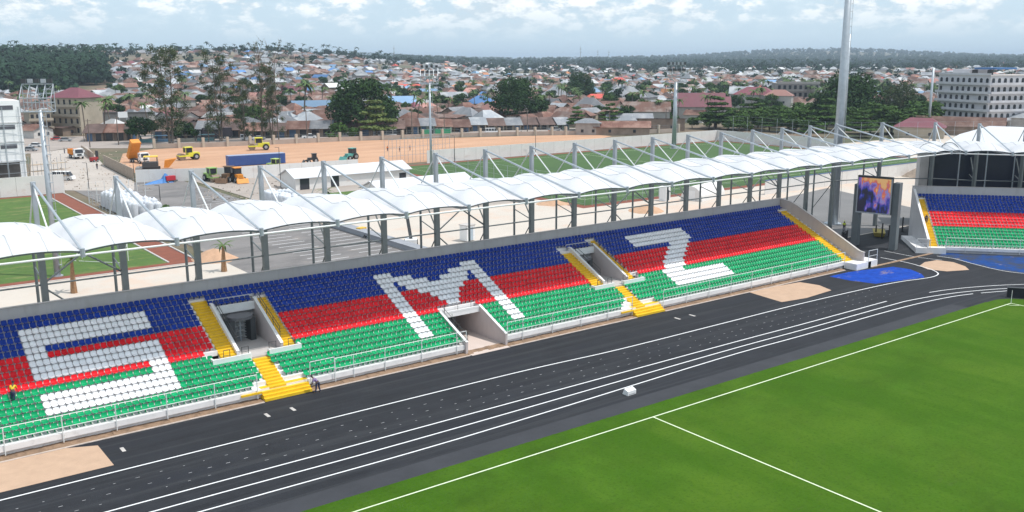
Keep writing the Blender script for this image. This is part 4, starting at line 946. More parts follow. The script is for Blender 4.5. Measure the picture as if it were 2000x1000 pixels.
# --- heaps
def heap(px, py, r, h, m, label):
    q = G(px, py); n = 14; v = [(0, 0, h)]; f = []
    for i, (rr, hh) in enumerate(((.3, .78), (.6, .4), (1, 0))):
        for k in range(n): t = 2*math.pi*k/n; j = rr*r*R.uniform(.85, 1.15); v.append((j*math.cos(t), j*math.sin(t), h*hh*R.uniform(.8, 1.1)))
    for k in range(n): f.append((0, 1+k, 1+(k+1) % n))
    for i in range(2):
        for k in range(n): f.append((1+i*n+k, 1+(i+1)*n+k, 1+(i+1)*n+(k+1) % n, 1+i*n+(k+1) % n))
    me = bpy.data.meshes.new('heap'); me.from_pydata(v, [], f); me.materials.append(m); me.polygons.foreach_set('use_smooth', [True]*len(f)); o = obj('sand_heap', me); o.location = (q.x, q.y, 0); tag(o, label, 'heap')
HS = mat('heap_sand', (.50, .31, .20), .95, .15, 1, bump=.6)
heap(418, 505, 3.4, 1.5, HS, 'heap of orange sand beside the car park near the second palm'); heap(1262, 412, 3.6, 1.3, HS, 'heap of orange sand on the paving behind the middle of the stand'); heap(1790, 345, 3.2, 2.2, mat('heap_grey', (.30, .24, .19), .95, .3, 1, bump=.6), 'grey brown heap of rubble near the right corner column')
heap(1080, 398, 3.2, 1.0, HS, 'low spread heap of sand on the paving in front of the far field fence')
# portable cabin and hut
q = G(913, 470); c_ = empty('portable_toilet', (q.x, q.y, 0), .2, 'small white portable cabin on the paving behind the stand', 'cabin'); MB().box(-.9, .9, -.8, .8, .1, 2.5).build('body', WHITE, c_); MB().box(-.4, .4, -.86, -.804, .2, 2.2).build('door', mat('pale_blue_door', (.4, .48, .55)), c_); MB().box(-1, 1, -.9, .9, 2.502, 2.62).build('roof', CONC, c_)
q = G(1298, 392); c_ = empty('white_cabin', (q.x, q.y, 0), .2, 'narrow white cabin standing before the far training field', 'cabin'); MB().box(-.8, .8, -.8, .8, 0, 2.9).build('body', WHITE, c_); MB().box(-.3, .3, -.86, -.804, .2, 2.2).build('door', GLASS, c_)
# long tent behind
q = G(1350, 392); tn = empty('white_tent', (q.x, q.y, 0), .25, 'low white tunnel tent behind the roof columns right of the middle', 'tent')
m_ = MB(); n = 8
for x in (0, 10):
    for k in range(n+1): a_ = math.pi*k/n; m_.v.append((x, -2.4*math.cos(a_), 2.9*math.sin(a_)))
for k in range(n): m_.f.append((k, k+1, n+2+k, n+1+k)); m_.m.append(0)
m_.f.append(tuple(range(n+1))); m_.f.append(tuple(n+1+k for k in reversed(range(n+1)))); m_.m += [0, 0]; m_.build('canvas', WHC, tn, smooth=False); MB().box(-.06, -.01, -.8, .8, 0, 2).build('flap', WHITE, tn)

db = MB()
for i in range(420):
    px, py = (R.uniform(90, 300), R.uniform(296, 372)) if i % 3 else (R.uniform(380, 560), R.uniform(352, 392))
    q = G(px, py); s_ = R.uniform(.06, .3); a_ = R.uniform(0, 3); c_, d_ = math.cos(a_)*s_, math.sin(a_)*s_; h_ = R.uniform(.04, .25)
    db.hexa([(q.x-c_, q.y-d_, 0), (q.x+d_, q.y-c_, 0), (q.x+c_, q.y+d_, 0), (q.x-d_, q.y+c_, 0)], [(q.x-c_*.6, q.y-d_*.6, h_), (q.x+d_*.6, q.y-c_*.6, h_), (q.x+c_*.6, q.y+d_*.6, h_), (q.x-d_*.6, q.y+c_*.6, h_)])
db.build('rubble', vary(mat('rubble_mix', (.34, .28, .23), .95, .4, 2), .4, 1.7), kind='stuff')
UP = [(176, 288, 232), (232, 283, 226), (330, 280, 222), (408, 277, 222), (600, 273, 214), (648, 272, 218), (805, 267, 214), (868, 263, 216), (1030, 258, 214), (1190, 256, 218), (1300, 254, 212)]
for i, (px, py, tp_) in enumerate(UP):
    q = G(px, py); h_ = Hh(px, py, tp_); g = empty('utility_pole', (q.x, q.y, 0), R.uniform(-.3, .6), 'wooden utility pole with a crossarm beside the road, %s from the left' % ORD[i], 'utility pole', 'utility poles along the road')
    MB().tube((0, 0, 0), (0, 0, h_), .2, 6, .13).build('pole', TRK2_, g); m_ = MB(); m_.beam((-1.1, 0, h_-.6), (1.1, 0, h_-.6), .14, .14); m_.build('crossarm', TRK2_, g)
# --- young palms with wrapped trunks
FROND = mat('palm_frond', (.075, .13, .03), .8, .3, 1.5); TRK = mat('palm_trunk', (.30, .17, .09), .95, .3, 4, bump=.5); TRK2 = mat('grey_bark', (.16, .125, .10), .95, .25, 2)
def frond(mb, base, ang, elev, ln2, w_, droop, seg=5):
    p = Vector(base); d = Vector((math.cos(ang), math.sin(ang), 0)); s_ = Vector((-d.y, d.x, 0)); e_ = elev; prev = None
    for k in range(seg+1):
        t = k/seg; ww = w_*(math.sin(math.pi*min(1, .15+t*.85))**.7)*(.35+.65*(1-t)) if k else .08
        a_ = p+s_*ww-Vector((0, 0, ww*.45)); b_ = p+Vector((0, 0, 0)); c_ = p-s_*ww-Vector((0, 0, ww*.45)); n0 = len(mb.v); mb.v += [tuple(a_), tuple(b_), tuple(c_)]
        if k: mb.f += [(n0-3, n0-2, n0+1, n0), (n0-2, n0-1, n0+2, n0+1)]; mb.m += [0, 0]
        p = p+(d*math.cos(e_)+Vector((0, 0, math.sin(e_))))*(ln2/seg); e_ -= droop/seg
def palm_parts(h, n, ln2, w_, tr0, tr1, lean, seed, up=.9):
    rr = random.Random(seed); f_ = MB(); top = Vector((lean, lean*.3, h))
    for k in range(n): frond(f_, top, 2*math.pi*k/n+rr.uniform(-.2, .2), rr.uniform(-.3, up), ln2*rr.uniform(.8, 1.1), w_, rr.uniform(1.0, 1.9))
    t_ = MB(); a = Vector((0, 0, 0)); N_ = 4
    for k in range(N_): b = Vector((lean*((k+1)/N_)**2, lean*.3*((k+1)/N_)**2, h*(k+1)/N_)); t_.tube(a, b, tr0+(tr1-tr0)*k/N_, 7, tr0+(tr1-tr0)*(k+1)/N_, cap=(k == 0)); a = b
    return f_, t_
def put_palm(x, y, z, h, label, n=12, ln2=2.2, w_=.28, tr0=.3, tr1=.13, seed=1, lean=.1, trm=None):
    g = empty('palm_tree', (x, y, z), 0, label, 'palm tree'); f_, t_ = palm_parts(h, n, ln2, w_, tr0, tr1, lean, seed); f_.build('crown', FROND, g); t_.build('trunk', trm or TRK, g)
    return g
for i, (px, py, h_, lb) in enumerate(((145, 572, 4.2, 'young palm with an orange wrapped trunk under the left end of the roof'), (438, 530, 3.6, 'young palm with a wrapped trunk on the paving beside the sand heap'), (533, 392, 3, 'bushy young palm at the corner of the car park by the long shed'), (636, 382, 3, 'dark bushy young palm in front of the long white shed'), (728, 378, 2.2, 'small dark palm bush between the two white sheds'))):
    q = G(px, py); put_palm(q.x, q.y, 0, h_ if i < 2 else .8, lb, n=11 if i < 2 else 16, ln2=1.9 if i < 2 else 2.8, w_=.2, seed=i, tr0=.42 if i < 2 else .3, tr1=.14); 

# ================================================================== VEHICLES
def wheel(name, parent, x, y, r, w_=.3):
    t_ = MB().tube((x, y-w_/2, r), (x, y+w_/2, r), r, 14).build(name, BLACK, parent); MB().tube((x, y-w_/2-.02, r), (x, y+w_/2+.02, r), r*.5, 10).build('hub', STEEL, t_); return t_
ORT = mat('orange_paint', (.72, .27, .03), .5, .12, 1.2); YLT = mat('machine_yellow', (.72, .68, .05), .45, .08, 1.5); TEAL = mat('machine_teal', (.10, .36, .33), .5, .1, 2)
def dump_truck(loc, rz, label, tip=0.0, cab=WHITE):
    g = empty('dump_truck', loc, rz, label, 'dump truck')
    MB().box(-3.4, 3.4, -.5, .5, .7, 1.05).build('chassis', DARK, g)
    c_ = MB(); c_.hexa([(2.0, -1.2, .75), (3.7, -1.2, .75), (3.7, 1.2, .75), (2.0, 1.2, .75)], [(2.0, -1.2, 2.95), (3.45, -1.2, 2.95), (3.45, 1.2, 2.95), (2.0, 1.2, 2.95)]); cb = c_.build('cab', cab, g)
    w1 = MB(); w1.quad([(3.66, -1.05, 1.75), (3.66, 1.05, 1.75), (3.52, 1.05, 2.75), (3.52, -1.05, 2.75)]); w1.build('windscreen', GLASS, cb)
    for s in (-1, 1): MB().box(2.3, 3.3, s*1.205-.005, s*1.205+.005, 1.8, 2.6).build('side_window', GLASS, cb); MB().box(3.35, 3.5, s*1.4-.12, s*1.4+.12, 1.9, 2.5).build('mirror', WHITE, cb); MB().box(3.7, 3.74, s*.9-.2, s*.9+.2, 1.0, 1.25).build('headlight', STEELW, cb)
    MB().box(3.705, 3.76, -.6, .6, 1.0, 1.5).build('grille', DARK, cb)
    b_ = MB(); W_ = 1.25; zb, zt = 0, 1.45; L0, L1 = -.4, 5.0
    b_.box(L0, L1, -W_, W_, zb, zb+.1)
    for s in (-1, 1):
        b_.box(L0, L1, s*W_-.05, s*W_+.05, zb+.1, zt)
        for k in range(6): b_.box(L0+.3+k*.95, L0+.45+k*.95, s*(W_+.1)-.05, s*(W_+.1)+.05, zb, zt)
    b_.box(L1-.05, L1+.05, -W_, W_, zb+.1, zt+.3).box(L0-.05, L0+.05, -W_, W_, zb+.1, zt)
    bo = b_.build('tipping_body', ORT, g); bo.location = (-3.2, 0, 1.15); bo.rotation_euler = (0, -tip, 0)
    for x in (2.7, -1.3, -2.6): wheel('wheel', g, x, -1.05, .52); wheel('wheel', g, x, 1.05, .52)
    return g
q = G(149, 309); dump_truck((q.x, q.y, 0), toward_cam(q)+.25, 'dump truck with a white cab and orange body standing on the dusty access road')
q = G(272, 318); dump_truck((q.x, q.y, 0), toward_cam(q)+.45, 'dump truck tipping its orange body up beside the paver', tip=1.0)
def roller(loc, rz, label, body=YLT):
    g = empty('road_roller', loc, rz, label, 'road roller')
    MB().box(-2.0, .4, -.8, .8, .7, 1.55).build('engine_cover', body, g); MB().box(.2, 2.4, -.85, .85, .75, 1.05).build('frame', body, g)
    MB().tube((1.7, -.8, .72), (1.7, .8, .72), .72, 18).build('drum', mat('drum_steel', (.22, .16, .12), .6, .2, 2), g)
    wheel('wheel', g, -1.2, -.8, .68, .45); wheel('wheel', g, -1.2, .8, .68, .45)
    cb = MB().box(-.5, .9, -.65, .65, 1.552, 2.55).build('cab', GLASS, g); MB().box(-.65, 1.0, -.8, .8, 2.552, 2.7).build('cab_roof', body, cb)
    for x in (-.5, .9):
        for y in (-.68, .68): MB().box(x-.05, x+.05, y-.05, y+.05, 1.5, 2.56).build('cab_post', body, cb)
    return g
q = G(370, 312); roller((q.x, q.y, 0), toward_cam(q)-1.2, 'yellow road roller with an orange beacon behind the white wall on the dirt field').scale = (1.35,)*3
q = G(508, 293); roller((q.x, q.y, 0), toward_cam(q)-1.5, 'yellow roller parked alone in the middle of the orange dirt field').scale = (1.45,)*3
q = G(414, 354); roller((q.x, q.y, 0), toward_cam(q)+.4, 'green and yellow roller parked in front of the white wall by the car park', body=mat('machine_green', (.28, .46, .12), .5)).scale = (1.2,)*3
q = G(538, 332); roller((q.x, q.y, 0), toward_cam(q)+.8, 'lime green roller half hidden behind the left end of the long shed', body=mat('machine_lime', (.42, .55, .15), .5)).scale = (1.1,)*3
# paver
q = G(305, 331); g = empty('paver', (q.x, q.y, 0), toward_cam(q)+1.5, 'orange road paver with a yellow canopy behind the left end of the white wall', 'paver')
MB().box(-3.2, .6, -1.3, 1.3, .7, 2.0).build('hull', DARK, g); h_ = MB(); h_.hexa([(-1.2, -1.3, .5), (0, -1.3, .5), (0, 1.3, .5), (-1.2, 1.3, .5)], [(-.9, -1.5, 2.4), (2.0, -1.5, 2.8), (2.0, 1.5, 2.8), (-.9, 1.5, 2.4)]); h_.v = [(x+3.2, y, z) for x, y, z in h_.v]; h_.build('hopper', ORT, g)
for s in (-1, 1): MB().box(-3.0, 1.0, s*1.1-.25, s*1.1+.25, .02, .72).build('track', BLACK, g)
MB().box(-2.8, .6, -1.3, 1.3, 3.3, 3.5).build('canopy', mat('canopy_yellow', (.85, .58, .06), .5), g)
for x in (-2.6, .4):
    for y in (-1.15, 1.15): MB().box(x-.06, x+.06, y-.06, y+.06, 2.0, 3.3).build('canopy_post', DARK, g)
MB().box(-4.8, -3.2, -2.6, 2.6, .2, .7).build('screed', mat('screed_steel', (.2, .2, .2), .6), g)
# tractor style loaders
def loader(loc, rz, label, m1, sc=1.0):
    g = empty('loader', loc, rz, label, 'loader'); g.scale = (sc,)*3
    MB().box(-1.6, 1.4, -.55, .55, .9, 1.6).build('bonnet', m1, g); cb = MB().box(-1.3, .1, -.65, .65, 1.603, 2.7).build('cab', GLASS, g); MB().box(-1.4, .2, -.75, .75, 2.703, 2.85).build('cab_roof', m1, cb)
    for x, r in ((-1.0, .78), (1.1, .55)): wheel('wheel', g, x, -.8, r, .4); wheel('wheel', g, x, .8, r, .4)
    a_ = MB(); a_.beam((.3, -.6, 1.3), (2.4, -.6, .6), .15, .2).beam((.3, .6, 1.3), (2.4, .6, .6), .15, .2); a_.build('arm', m1, g)
    b_ = MB(); b_.hexa([(2.3, -1.1, .15), (3.0, -1.1, .1), (3.0, 1.1, .1), (2.3, 1.1, .15)], [(2.3, -1.1, .95), (2.5, -1.1, .95), (2.5, 1.1, .95), (2.3, 1.1, .95)]); b_.build('bucket', m1, g)
q = G(446, 355); loader((q.x, q.y, 0), toward_cam(q)-.5, 'dark loader between the green roller and the orange loader', mat('brown_machine', (.16, .09, .05), .7, .3, 2), 1.25)
q = G(466, 356); loader((q.x, q.y, 0), toward_cam(q)+.3, 'orange loader parked at the right end of the row of machines', ORT, 1.2)
q = G(685, 312); loader((q.x, q.y, 0), toward_cam(q)-.8, 'teal and yellow loader beyond the long shed on the dirt field', TEAL, 1.15)
q = G(610, 318); loader((q.x, q.y, 0), toward_cam(q)-1.4, 'small dark machine behind the roof of the long shed', DARK, .9)
q = G(185, 316); g = empty('forklift', (q.x, q.y, 0), .5, 'red forklift at the end of the short block wall', 'forklift'); MB().box(-1.2, .8, -.6, .6, .3, 1.3).build('body', mat('machine_red', (.35, .03, .03), .6), g); MB().box(.85, 1.0, -.5, .5, .1, 3.0).build('mast_frame', DARK, g)
for x in (-.7, .5): wheel('wheel', g, x, -.6, .35, .2); wheel('wheel', g, x, .6, .35, .2)
# excavator arm behind the stand
q = G(803, 478); g = empty('lifting_arm', (q.x, q.y, 0), toward_cam(q), 'bright green telescopic lift arm rising behind the back wall of the stand', 'lift')
m_ = MB(); m_.beam((0, 0, .9), (-.9, -.5, 4.2), .4, .5); m_.build('lower_arm', DARK, g); m_ = MB(); m_.beam((-.9, -.5, 4.2), (-1.0, .3, 7.6), .42, .5); m_.build('upper_arm', mat('lime_paint', (.28, .52, .04), .5), g)
MB().box(-1.2, 1.2, -.9, .9, .25, .95).build('base', WHITE, g)
for x in (-.8, .8): wheel('wheel', g, x, -.9, .35, .25); wheel('wheel', g, x, .9, .35, .25)
q = G(706, 456); g = empty('site_generator', (q.x, q.y, 0), .3, 'small yellow generator among dark site clutter behind the back wall', 'generator'); MB().box(-.7, .7, -.5, .5, .15, 1.0).build('body', mat('generator_yellow', (.7, .42, .03), .5), g); MB().box(-.8, .8, -.6, .6, 0, .148).build('skid', DARK, g)
q = G(722, 462); g = empty('steel_bundle', (q.x, q.y, 0), .9, 'dark bundle of steel beside the yellow generator', 'steel bundle')
for k in range(6): MB().tube((-1.6, k*.25-.6, .2+.12*(k % 2)), (1.7, k*.22-.5, .25+.2*(k % 3)), .12, 6).build('bar', DARK, g)
# blue tent and red box by the wall
q = G(318, 357); g = empty('blue_tarp', (q.x, q.y, 0), .2, 'blue tarpaulin heaped in a peak against the white wall', 'tarpaulin')
TARP = mat('blue_tarp', (.05, .20, .50), .6, .15, 1); m_ = MB(); m_.hexa([(-4.5, -.8, 0), (2.6, -1, 0), (2.8, 1, 0), (-4.2, .8, 0)], [(-2.5, -.2, .5), (1.2, -.1, 1.1), (1.2, .2, 1.1), (-2.5, .2, .5)]); m_.hexa([(-.5, -1, 0), (2.4, -1, 0), (2.4, 1, 0), (-.5, 1, 0)], [(.6, -.05, 2.1), (.9, -.05, 2.1), (.9, .05, 2.1), (.6, .05, 2.1)]); m_.build('sheet', TARP, g)
q = G(333, 356); g = empty('red_box', (q.x, q.y, 0), .15, 'red and grey cart in front of the white wall beside the blue tarpaulin', 'cart'); MB().box(-1.1, 1.1, -.5, .5, .5, 1.5).build('box', mat('cart_red', (.5, .02, .04), .6), g); MB().box(-1.3, 1.6, -.45, .45, .25, .48).build('bed', DARK, g)
for x in (-.8, .8): wheel('wheel', g, x, -.5, .25, .15); wheel('wheel', g, x, .5, .25, .15)

def car(loc, rz, m, label, kind='car', group='vehicles parked along the road behind the dirt field'):
    g = empty({'car': 'parked_car', 'van': 'minibus', 'pickup': 'pickup_truck', 'bus': 'bus'}[kind], loc, rz, label, {'car': 'car', 'van': 'minibus', 'pickup': 'pickup', 'bus': 'bus'}[kind], group)
    if kind == 'car': L_, H1, H2, ca, cb, ta, tb = 4.3, .85, 1.45, -1.5, 1.1, -1.1, .5
    elif kind == 'van': L_, H1, H2, ca, cb, ta, tb = 5.0, 1.1, 2.1, -2.45, 1.9, -2.4, 1.4
    elif kind == 'bus': L_, H1, H2, ca, cb, ta, tb = 8.5, 1.3, 2.9, -4.2, 4.2, -4.15, 4.0
    else: L_, H1, H2, ca, cb, ta, tb = 5.2, .95, 1.75, -.3, 1.5, -.2, .9
    W_ = .86 if kind != 'bus' else 1.15
    b_ = MB(); b_.hexa([(-L_/2, -W_, .3), (L_/2, -W_, .3), (L_/2, W_, .3), (-L_/2, W_, .3)], [(-L_/2+.05, -W_, H1), (L_/2-.15, -W_, H1*.93), (L_/2-.15, W_, H1*.93), (-L_/2+.05, W_, H1)]); bo = b_.build('body', m, g)
    c_ = MB(); c_.hexa([(ca, -W_*.96, H1*.95), (cb, -W_*.96, H1*.95), (cb, W_*.96, H1*.95), (ca, W_*.96, H1*.95)], [(ta, -W_*.82, H2-.08), (tb, -W_*.82, H2-.08), (tb, W_*.82, H2-.08), (ta, W_*.82, H2-.08)]); cbn = c_.build('windows', GLASS, g)
    MB().box(ta-.03, tb+.03, -W_*.84, W_*.84, H2-.078, H2).build('roof', m, g)
    if kind in ('van', 'bus'):
        for k in range(4): x = ta+(tb-ta)*(k+.02)/3.6; MB().box(x, x+.14, -W_*.97, W_*.97, H1*.95, H2-.08).build('pillar', m, g)
    for x in (-L_*.31, L_*.31): wheel('wheel', g, x, -W_+.08, .32 if kind != 'bus' else .45, .2); wheel('wheel', g, x, W_-.08, .32 if kind != 'bus' else .45, .2)
    return g
SIL = mat('silver_paint', (.42, .43, .45), .35, .05, 1, metal=.4); DB = mat('dark_blue_paint', (.02, .04, .12), .35); RP = mat('car_red', (.4, .03, .03), .35)
def along(px, py):  # direction of the road at this point
    a, b = G(px-6, py), G(px+6, py-.25); return math.atan2(b.y-a.y, b.x-a.x)
for px, py, m, kd, fl_, lb in ((604, 270.5, WHITE, 'pickup', 0, 'long white pickup behind the fence, left of the sunshade'), (675, 269.5, SIL, 'van', math.pi, 'grey van behind the fence below the pale flat crowned tree'), (752, 268.5, WHITE, 'bus', 0, 'white bus with a dark window band behind the fence below the big round tree'),
        (507, 273, SIL, 'car', 0, 'silver car behind the fence just right of the lone yellow roller'), (484, 274, WHITE, 'van', 0, 'pale van behind the fence, directly above the lone yellow roller'), (960, 261, WHITE, 'van', 0, 'white van on the road before the low shops right of the green fence'), (1083, 256, SIL, 'pickup', .2, 'silver pickup under the small tree beside the tin hut'),
        (243, 273, SIL, 'pickup', 0, 'grey pickup on the road behind the raised orange truck body'), (71, 287, WHITE, 'car', -.3, 'white car in the yard right beside the unfinished white block'), (60, 295, SIL, 'car', -.3, 'pale car lowest in the yard beside the unfinished white block'), (125, 352, WHITE, 'van', -.2, 'white minibus behind the scaffold near the left mast'), (112, 274, RP, 'car', .3, 'dark red car in front of the blue shop shutters'),
        (905, 258, DB, 'car', 1, 'dark covered car beside the red awning'), (440, 268, RP, 'van', 0, 'red van half hidden by the black lorry'), (128, 276, SIL, 'car', 0, 'grey car by the corner of the block wall at the road')):
    q = G(px, py); car((q.x, q.y, .0), along(px, py)+fl_, m, lb, kd)
# black covered lorry
q = G(418, 271); g = empty('lorry', (q.x, q.y, 0), along(418, 271)+math.pi, 'long lorry with a black tarpaulin load and pale cab behind the fence', 'lorry')
MB().box(-6.5, 6, -1.2, 1.2, .8, 1.2).build('chassis', DARK, g); b_ = MB(); b_.hexa([(-6.5, -1.25, 1.2), (4.0, -1.25, 1.2), (4.0, 1.25, 1.2), (-6.5, 1.25, 1.2)], [(-6.3, -.9, 3.9), (3.8, -.9, 3.9), (3.8, .9, 3.9), (-6.3, .9, 3.9)]); b_.build('load_cover', mat('black_tarp', (.03, .025, .035), .6, .3, 2), g)
c_ = MB(); c_.box(4.3, 6.4, -1.2, 1.2, .8, 2.9); cb = c_.build('cab', SIL, g); MB().box(6.402, 6.43, -1.05, 1.05, 1.8, 2.7).build('windscreen', GLASS, cb)
for x in (5.2, -2.5, -3.8, -5.1): wheel('wheel', g, x, -1.05, .5); wheel('wheel', g, x, 1.05, .5)
# blue market stalls
for i, (px, py, w_, m) in enumerate(((290, 285, 6, 'teal'), (322, 284, 5, 'blue'), (365, 283, 6, 'pale'), (402, 282, 6, 'teal'))):
    q = G(px, py-7); g = empty('market_stall', (q.x, q.y, 0), along(px, py-7), ['teal roofed roadside stall just right of the raised orange truck body', 'blue roofed roadside stall behind the second fence pillar', 'pale canvas stall behind the third fence pillar', 'teal roofed stall beside the black lorry'][i], 'stall', 'roadside stalls behind the fence')
    mm = {'teal': mat('teal_sheet', (.10, .24, .26), .7, .2, 1), 'blue': mat('blue_sheet', (.10, .22, .36), .7, .2, 1), 'pale': mat('pale_canvas', (.45, .42, .34), .8, .2, 1)}[m]
    MB().box(-w_/2, w_/2, -1.3, 1.3, 2.1, 2.25).build('roof', mm, g); MB().box(-w_/2+.2, w_/2-.2, -1.0, .9, 0, 1.1).build('counter', mm, g)
    for x in (-w_/2+.15, w_/2-.15):
        for y in (-1.1, 1.1): MB().box(x-.06, x+.06, y-.06, y+.06, 0, 2.1).build('post', TRK2, g)
q = G(623, 266); g = empty('sunshade', (q.x, q.y, 0), 0, 'pale pink round sunshade over a street seller', 'sunshade'); MB().tube((0, 0, 2.3), (0, 0, 3.2), 2.2, 12, .1).build('canopy', mat('pale_pink_cloth', (.75, .60, .60), .8), g); MB().tube((0, 0, 0), (0, 0, 2.4), .06, 6).build('pole', DARK, g)
for i, (px, py, sh) in enumerate(((126, 300, NAVY), (190, 331, BLACK), (700, 270, WHC), (1018, 262, WHC), (1072, 262, ORNG), (842, 266, BLUC), (768, 268, GREYC), (545, 279, BLACK), (1545, 297, BLACK))):
    q = G(px, py); person((q.x, q.y, 0), i*1.3, sh, NAVY, ['man in dark clothes walking on the access road beside the dump truck', 'man in black on the access road by the block wall', 'man in white by the roadside below the pale flat crowned tree', 'person in white in front of the low grey shops', 'person in orange in front of the low grey shops', 'person in blue in front of the green fence', 'person in grey next to the white bus', 'dark figure beside the fence near the lone roller', 'lone dark figure on the far side of the far training field'][i])

# ================================================================== TREES
LEAF = {'dark': mat('dark_foliage', (.028, .062, .018), .85, .35, .35, spec=.15), 'mid': mat('mid_foliage', (.055, .105, .025), .85, .35, .4, spec=.15), 'pale': mat('pale_foliage', (.115, .150, .045), .85, .3, .4, spec=.15),
        'grey': mat('grey_green_foliage', (.070, .094, .045), .9, .25, .6, spec=.1), 'bluegreen': mat('forest_foliage', (.022, .048, .026), .9, .4, .05, spec=.1)}
def leaf_cloud(blobs, n, size, seed, flat=.0, inner=.25):
    """n little leaf-clump quads spread through a set of ellipsoids (x, y, z, rx, ry, rz)"""
    g = np.random.default_rng(seed); B = np.array(blobs, float); wgt = (B[:, 3]*B[:, 4]*B[:, 5])**.67; wgt /= wgt.sum()
    idx = g.choice(len(B), n, p=wgt); d = g.normal(size=(n, 3)); d /= np.linalg.norm(d, axis=1)[:, None]
    r = 1-inner*g.random(n)**1.5; P = B[idx, :3]+d*B[idx, 3:]*r[:, None]
    nrm = d+g.normal(size=(n, 3))*.55; nrm[:, 2] += flat; nrm /= np.linalg.norm(nrm, axis=1)[:, None]
    a = np.cross(nrm, g.normal(size=(n, 3))); a /= np.linalg.norm(a, axis=1)[:, None]; b = np.cross(nrm, a)
    s = size*g.uniform(.6, 1.3, n)[:, None]; t = s*g.uniform(.55, 1.0, n)[:, None]
    V = np.stack([P-a*s-b*t*.4, P+b*t*.9-a*s*.2, P+a*s+b*t*.3, P-b*t*.9+a*s*.3], 1).reshape(-1, 3)
    F = np.arange(4*n).reshape(n, 4); return V, F
def np_mesh(name, V, F, m):
    me = bpy.data.meshes.new(name); nf = len(F); me.vertices.add(len(V)); me.vertices.foreach_set('co', np.asarray(V, np.float32).ravel()); me.loops.add(4*nf); me.loops.foreach_set('vertex_index', np.asarray(F, np.int32).ravel())
    me.polygons.add(nf); me.polygons.foreach_set('loop_start', np.arange(0, 4*nf, 4, dtype=np.int32)); me.materials.append(m); me.update(calc_edges=True); return me
def limbs(h, r, tips, seed, bend=.1):
    t_ = MB(); rr = random.Random(seed); p = Vector((0, 0, 0)); z0 = h*.42; q = Vector((rr.uniform(-bend, bend)*h, rr.uniform(-bend, bend)*h, z0)); m_ = p.lerp(q, .5)+Vector((rr.uniform(-.2, .2), 0, 0)); t_.tube(p, m_, r, 8, r*.8); t_.tube(m_, q, r*.8, 8, r*.62)
    for tx, ty, tz_ in tips:
        e = Vector((tx, ty, tz_)); mm = q.lerp(e, .5)+Vector((rr.uniform(-.5, .5), rr.uniform(-.5, .5), .4)); t_.tube(q, mm, r*.5, 6, r*.3); t_.tube(mm, e, r*.3, 5, r*.1)
    return t_
def round_blobs(w_, h, n, seed, low=.18):
    rr = random.Random(seed); out = [(0, 0, h*.58, w_*.30, w_*.30, h*.30)]
    for k in range(n):
        a_ = rr.uniform(0, 6.28); el = rr.random(); rad_ = w_*.36*math.sqrt(1-el*el*.8); z = h*(low+.18+(.50*el)); s = w_*rr.uniform(.11, .19); out.append((rad_*math.cos(a_), rad_*math.sin(a_), z, s, s, s*.82))
    return out
PROTO = {}
